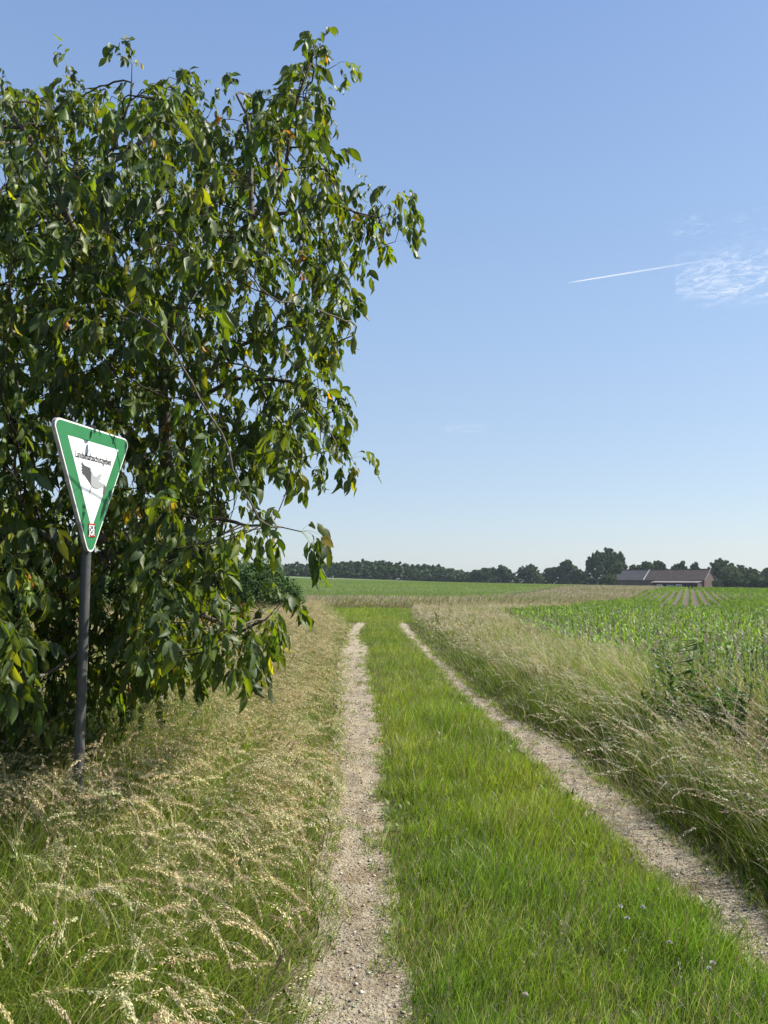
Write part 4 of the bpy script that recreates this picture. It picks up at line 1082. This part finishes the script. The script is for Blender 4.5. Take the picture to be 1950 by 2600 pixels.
for u in np.arange(420, 1195, 5.):
    xw = (u-975)/1954*448; z0 = float(gz(xw, 448)); r_ = g.uniform(1.6, 2.8); blobs.append((xw, 448, z0+r_*.7, r_*1.2, r_, r_*1.2))
V, F, C = leaf_cloud(blobs, 150000, .8, DK)
tag(np_mesh('woodland', V, F, M['far'], C), 'long dark wood on the horizon beyond the green field', 'wood', kind='stuff')
blobs = []
for u in np.arange(1150, 1960, 7.):
    Yd = 440 if u < 1480 else 380
    xw = (u-975)/1954*Yd; z0 = float(gz(xw, Yd)); r_ = g.uniform(2, 3.4); blobs.append((xw, Yd, z0+r_*.6+.5, r_*1.2, r_, r_*1.1))
V, F, C = leaf_cloud(blobs, 40000, .6, DK)
tag(np_mesh('hedgerow', V, F, M['far'], C), 'low dark hedge joining the trees along the skyline', 'hedge', kind='stuff')
for (Yd, u0, u1, vt) in ((900, 1100, 1300, 1453), (850, -400, 700, 1440), (950, 1300, 2300, 1452)):
    blobs = []
    for u in np.arange(u0, u1, 6.):
        xw = (u-975)/1954*Yd; z0 = float(gz(xw, Yd)); zt_ = CAM_Z+(1470-vt+g.uniform(-3, 3))/1954*Yd; r_ = 5.5; blobs.append((xw, Yd, (z0+zt_)/2, r_, r_, max(1, (zt_-z0)/2)))
    V, F, C = leaf_cloud(blobs, 14000, 1.1, DK)
    tag(np_mesh('far_woodland', V, F, M['far'], C), 'faint distant wood in the gap of the skyline' if u0 == 1100 else ('distant wood behind the walnut tree' if u0 < 0 else 'distant wood far behind the farm'), 'wood', kind='stuff')

# ---------------------------------------------------------------- farm
BR = (.17, .095, .07); BRD = (.12, .07, .055)
def brick_mat(name, c1, c2, mortar, scale):
    m, nt, out = newmat(name); tc = nt.nodes.new('ShaderNodeTexCoord').outputs['Object']
    v = ramp(nt, nz(nt, scale, 7, .7, vec=tc), [(.3, c1), (.7, c2)]); v = mixc(nt, .35, v, ramp(nt, nz(nt, scale*9, 3, .8, vec=tc), [(.35, c1), (.65, mortar)]))
    principled(nt, out, v, .92, .12); return m
MBK = brick_mat('brick', (.10, .072, .06), (.165, .12, .10), (.22, .18, .155), .5)
def roof_mat(name, c1, c2, ax):
    m, nt, out = newmat(name); tc = nt.nodes.new('ShaderNodeTexCoord').outputs['Object']
    w = nt.nodes.new('ShaderNodeTexWave'); w.bands_direction = ax; w.inputs['Scale'].default_value = 1.2; w.inputs['Distortion'].default_value = .4; nt.links.new(tc, w.inputs['Vector'])
    v = ramp(nt, nz(nt, .45, 7, .72, vec=tc), [(.3, c1), (.7, c2)]); principled(nt, out, v, .85, .2, bump(nt, w.outputs['Fac'], .5, .05)); return m
MRB = roof_mat('brown_tiles', (.055, .042, .034), (.105, .078, .062), 'Z'); MRG = roof_mat('grey_tiles', (.075, .068, .066), (.105, .096, .092), 'X'); MRL = roof_mat('corrugated_sheet', (.13, .115, .10), (.24, .21, .185), 'X')
YB = 290.; cb = np.array([(1785-975)/1954*YB, YB]); ang = math.atan2(.697, -.717)
zb = CAM_Z-27.5/1954*YB
barn = empty('brick_barn', (cb[0], cb[1], zb), ang); tag(barn, 'long low brick barn with grey and brown tiled roof behind the maize field', 'barn')
LN, DP, EV, RG = 35., 11., 3.75, 7.7     # length, depth, eave, ridge  (local x left along the front, local -y to the back)
def wallbox(parent, name, a, b, mat, col=BR):
    mb = MB(); mb.box(a, b, col); return mb.build(name, mat, parent)
wallbox(barn, 'front_wall', (0.0, -.35, 0), (LN, 0, EV), MBK); wallbox(barn, 'rear_wall', (0, -DP, 0), (LN, -DP+.35, EV), MBK)
for xg in (0., LN-.35):
    mb = MB(); pts = [(-DP+.36, 0), (-.36, 0), (-.36, EV+.25), (-DP/2, RG-.15), (-DP+.36, EV+.25)]
    mb.poly(pts, xg+.003, xg+.347, BR, lambda V: np.stack([V[:, 2], V[:, 0], V[:, 1]], 1)); mb.build('gable_wall', MBK, barn)
def roofpart(x0, x1, mat, name):
    mb = MB()
    for sgn in (0, 1):
        y0 = .45 if sgn == 0 else -DP-.45; zr = EV-.25
        pts = [(y0, zr), (-DP/2, RG), (-DP/2, RG+.18), (y0, zr+.18)] if sgn == 0 else [(y0, zr), (y0, zr+.18), (-DP/2, RG+.18), (-DP/2, RG)]
        mb.poly(pts, x0, x1, (.3, .3, .3), lambda V: np.stack([V[:, 2], V[:, 0], V[:, 1]], 1))
    o = mb.build(name, mat, barn); return o
r1 = roofpart(-.3, 23.6, MRB, 'roof'); r2 = roofpart(24.0, LN+.3, MRG, 'roof'); r2['label'] = 'plain grey roof section'; r1['label'] = 'weathered brown tiled roof section'
mb = MB()
for y0 in (.5,):
    mb.poly([(y0, EV-.26), (-DP/2, RG-.02), (-DP/2, RG+.30), (y0, EV+.06)], 23.602, 23.998, (.55, .53, .5), lambda V: np.stack([V[:, 2], V[:, 0], V[:, 1]], 1))
mb.build('roof_verge', M['build'], barn)
mb = MB(); mb.poly([(.47, EV-.22), (-DP/2, RG+.0), (-DP/2, RG+.26), (.47, EV+.04)], -.52, -.302, (.30, .27, .25), lambda V: np.stack([V[:, 2], V[:, 0], V[:, 1]], 1)); mb.build('roof_verge', M['build'], barn)
mb = MB(); mb.box((-.3, -DP/2-.12, RG+.182), (LN+.3, -DP/2+.12, RG+.30), (.12, .08, .07)); mb.build('ridge', M['build'], barn)
mb = MB(); mb.box((-.2, .455, EV-.30), (LN, .60, EV-.16), (.18, .18, .18)); mb.build('gutter', M['build'], barn)
# lean-to
L0, L1, LD = .6, 18.5, 4.6
mb = MB(); mb.poly([(.02, 3.3), (LD+.3, 2.65), (LD+.3, 2.77), (.02, 3.42)], L0-.3, L1+.4, (.3, .28, .25), lambda V: np.stack([V[:, 2], V[:, 0], V[:, 1]], 1)); lt = mb.build('lean_to_roof', MRL, barn)
mb = MB(); mb.poly([(.004, 0), (LD, 0), (LD, 2.6), (.004, 3.2)], L0, L0+.3, BR, lambda V: np.stack([V[:, 2], V[:, 0], V[:, 1]], 1)); mb.build('lean_to_end_wall', MBK, barn)
mb = MB(); mb.box((L0+.31, LD-.16, 0.0), (L1, LD-.06, 2.6), (.03, .028, .026)); lw = mb.build('lean_to_opening_shade', M['build'], barn)  # near-black panel, its colour standing in for shade in the open lean-to
for (a_, b_) in ((14.3, 16.5), (1.6+5.0, 1.6+7.2+.2)):
    f_ = MB(); f_.box((a_, LD-.058, .55), (b_, LD-.02, 2.0), (.62, .62, .60)); fo = f_.build('window', M['build'], barn)
    g_ = MB(); g_.box((a_+.35, LD-.022, .9), (b_-.35, LD-.008, 1.65), (.10, .11, .12)); g_.build('pane', M['paint'], fo)
f_ = MB(); 
for kz in (.5, 1.0, 1.5): f_.box((9.6, LD-.058, kz), (12.6, LD-.02, kz+.32), (.50, .54, .58))
f_.build('boarded_door', M['build'], barn)
for xp_ in (L0+4, L0+9, L0+13.2, L1-.1):
    mb = MB(); mb.box((xp_, LD-.055, 0), (xp_+.18, LD+.06, 2.6), (.10, .08, .06)); mb.build('timber_post', M['build'], barn)
# small gabled buildings
def small_house(name, u, Yd, L, D, ev, rg, ang_, wallm, roofm, label, zoff=0, extra=None):
    xw = (u-975)/1954*Yd; r_ = empty(name, (xw, Yd, zb+zoff), ang_)
    mb = MB(); mb.poly([(0, 0), (D, 0), (D, ev), (D/2, rg-.1), (0, ev)], 0, L, BR, lambda V: np.stack([V[:, 2], V[:, 0], V[:, 1]], 1)); mb.build('wall', wallm, r_)
    mb = MB()
    for q in (0, 1):
        y0 = -.3 if q == 0 else D+.3
        mb.poly([(y0, ev-.15), (D/2, rg), (D/2, rg+.15), (y0, ev+.02)], -.25, L+.25, (.3, .3, .3), lambda V: np.stack([V[:, 2], V[:, 0], V[:, 1]], 1))
    mb.build('roof', roofm, r_)
    d_ = MB(); d_.box((L*.3, -.05, 0), (L*.3+1.1, -.003, 2.0), (.05, .04, .035)); d_.build('door', M['build'], r_)
    w_ = MB(); w_.box((L*.65, -.06, 1.), (L*.65+1, -.004, 1.9), (.5, .5, .48)); w_.build('window', M['build'], r_)
    tag(r_, label, 'shed'); return r_
small_house('brick_cottage', 1822, 285, 5.2, 4.2, 2.2, 3.8, R(-25), MBK, MRG, 'small brick house with grey roof right of the barn')
small_house('brick_shed', 1562, 318, 4.5, 6, 4.0, 6.0, R(-35), MBK, MRG, 'reddish brick shed at the left end of the barn')
# distant slender marker post in the grain field
xw = (846-975)/1954*200; zf = float(gz(xw, 200)); fp = empty('marker_post', (xw, 200, zf)); tag(fp, 'slim pale post with a crossbar standing in the grain field before the wood', 'post')
mb = MB(); mb.tube([(0, 0, 0), (0, 0, 2.1)], .07, 8, (.65, .62, .56)); mb.build('pole', M['build'], fp)
mb = MB(); mb.box((-.9, -.03, 1.62), (-.06, .03, 1.70), (.4, .38, .35)); mb.box((-.9, -.03, 1.3), (-.82, .03, 1.62), (.4, .38, .35)); mb.build('crossbar', M['build'], fp)

# ---------------------------------------------------------------- clouds
def cloud_mat(name, scale, stretch, lo, hi, rot=0, maxa=.9, fall=True):
    m, nt, out = newmat(name); tc = nt.nodes.new('ShaderNodeTexCoord')
    mp = nt.nodes.new('ShaderNodeMapping'); mp.inputs['Scale'].default_value = stretch; mp.inputs['Rotation'].default_value = (0, 0, rot); nt.links.new(tc.outputs['Generated'], mp.inputs['Vector'])
    f = nz(nt, scale, 8, .72, vec=mp.outputs[0], dist=.5)
    g2 = nt.nodes.new('ShaderNodeTexGradient'); g2.gradient_type = 'SPHERICAL'
    m2 = nt.nodes.new('ShaderNodeMapping'); m2.inputs['Location'].default_value = (-1, -1, 0); m2.inputs['Scale'].default_value = (2, 2, 0); nt.links.new(tc.outputs['Generated'], m2.inputs['Vector']); nt.links.new(m2.outputs[0], g2.inputs[0])
    lf = nz(nt, 3.1, 3, .6, vec=tc.outputs['Generated'])
    mu = nt.nodes.new('ShaderNodeMath'); mu.operation = 'MULTIPLY'; nt.links.new(mixc(nt, 1, ramp(nt, f, [(lo, (0, 0, 0)), (hi, (1, 1, 1))]), ramp(nt, lf, [(.34, (0, 0, 0)), (.54, (1, 1, 1))]), 'MULTIPLY'), mu.inputs[0])
    nt.links.new(ramp(nt, g2.outputs['Fac'], [(0, (0, 0, 0)), (.9, (maxa,)*3)]), mu.inputs[1])
    d = nt.nodes.new('ShaderNodeBsdfTranslucent'); d.inputs[0].default_value = (.9, .9, .9, 1)
    df = nt.nodes.new('ShaderNodeBsdfDiffuse'); df.inputs[0].default_value = (.9, .9, .9, 1); ad = nt.nodes.new('ShaderNodeMixShader'); nt.links.new(d.outputs[0], ad.inputs[1]); nt.links.new(df.outputs[0], ad.inputs[2])
    t = nt.nodes.new('ShaderNodeBsdfTransparent'); mx = nt.nodes.new('ShaderNodeMixShader')
    nt.links.new(mu.outputs[0], mx.inputs[0]); nt.links.new(t.outputs[0], mx.inputs[1]); nt.links.new(ad.outputs[0], mx.inputs[2]); nt.links.new(mx.outputs[0], out.inputs[0]); return m
def skyat(u, v, alt):
    p = at(u, v, 1000.); d = p-np.array([0, 0, CAM_Z]); t = (alt-CAM_Z)/d[2]; return np.array([0, 0, CAM_Z])+d*t
def cloud(corners, mat, label, alt=5000, cat='cloud', thick=40):
    P = np.array([skyat(u, v, alt) for u, v in corners]); c = P.mean(0); n = 12
    s, t = np.meshgrid(np.linspace(0, 1, n), np.linspace(0, 1, n)); s = s.ravel()[:, None]; t = t.ravel()[:, None]
    V = (P[0]*(1-s)+P[1]*s)*(1-t)+(P[3]*(1-s)+P[2]*s)*t
    V[:, 2] += thick*np.sin(s[:, 0]*7+t[:, 0]*5)
    o = np_mesh('cloud', V-c, grid_faces(n, n), mat, smooth=True); o.location = c; return tag(o, label, cat)
cloud([(1715, 580), (2255, 580), (2255, 790), (1715, 790)], cloud_mat('cloud_wisps', 8, (1.0, 2.2, 1), .43, .70, .25, 1.), 'larger patch of thin white cloud at the right edge of the sky')
cloud([(1690, 515), (1960, 515), (1960, 620), (1690, 620)], cloud_mat('cloud_streak', 4, (1.0, 2.6, 1), .52, .75, .3, .55), 'small faint cloud streak above the larger white patch')
cloud([(1120, 1065), (1240, 1065), (1240, 1105), (1120, 1105)], cloud_mat('cloud_faint', 3, (1, 3, 1), .45, .75, 0, .4), 'tiny faint cloud low over the field in mid sky')
def trail_mat():
    m, nt, out = newmat('vapour_trail'); tc = nt.nodes.new('ShaderNodeTexCoord'); sp = nt.nodes.new('ShaderNodeSeparateXYZ'); nt.links.new(tc.outputs['Generated'], sp.inputs[0])
    a_ = ramp(nt, sp.outputs[0], [(0, (.62,)*3), (.35, (.30,)*3), (.75, (.07,)*3), (1, (0, 0, 0))])
    d = nt.nodes.new('ShaderNodeBsdfDiffuse'); d.inputs[0].default_value = (.9, .9, .9, 1); t2 = nt.nodes.new('ShaderNodeBsdfTranslucent'); t2.inputs[0].default_value = (.9, .9, .9, 1)
    ad = nt.nodes.new('ShaderNodeMixShader'); nt.links.new(d.outputs[0], ad.inputs[1]); nt.links.new(t2.outputs[0], ad.inputs[2])
    t = nt.nodes.new('ShaderNodeBsdfTransparent'); mx = nt.nodes.new('ShaderNodeMixShader'); nt.links.new(a_, mx.inputs[0]); nt.links.new(t.outputs[0], mx.inputs[1]); nt.links.new(ad.outputs[0], mx.inputs[2]); nt.links.new(mx.outputs[0], out.inputs[0]); return m
p0, p1 = skyat(1442, 718, 5200), skyat(1860, 650, 5200); ts_ = np.linspace(0, 1, 24)[:, None]; P = p0*(1-ts_)+p1*ts_
dpx = np.linalg.norm(p0)/1954; mb = MB(); mb.tube(P-p0, (dpx*np.interp(ts_[:, 0], [0, .1, .4, 1], [.3, 1.4, 2.0, 2.6])), 8, (.9, .9, .9))
o = mb.build('vapour_trail', trail_mat(), smooth=True); o.location = p0; tag(o, 'thin straight white aircraft trail pointing down left in the blue sky', 'vapour trail')

# ---------------------------------------------------------------- haze
mb = MB(); mb.box((-1500, -60, -14), (1500, 1300, 26)); m, nt, out = newmat('haze'); v = nt.nodes.new('ShaderNodeVolumePrincipled')
v.inputs['Color'].default_value = (.80, .88, 1, 1); v.inputs['Density'].default_value = .00013; v.inputs['Anisotropy'].default_value = .3
nt.links.new(v.outputs[0], out.inputs['Volume'])
tag(mb.build('haze', m), 'thin summer haze over the fields', 'haze', kind='stuff')
print('done')
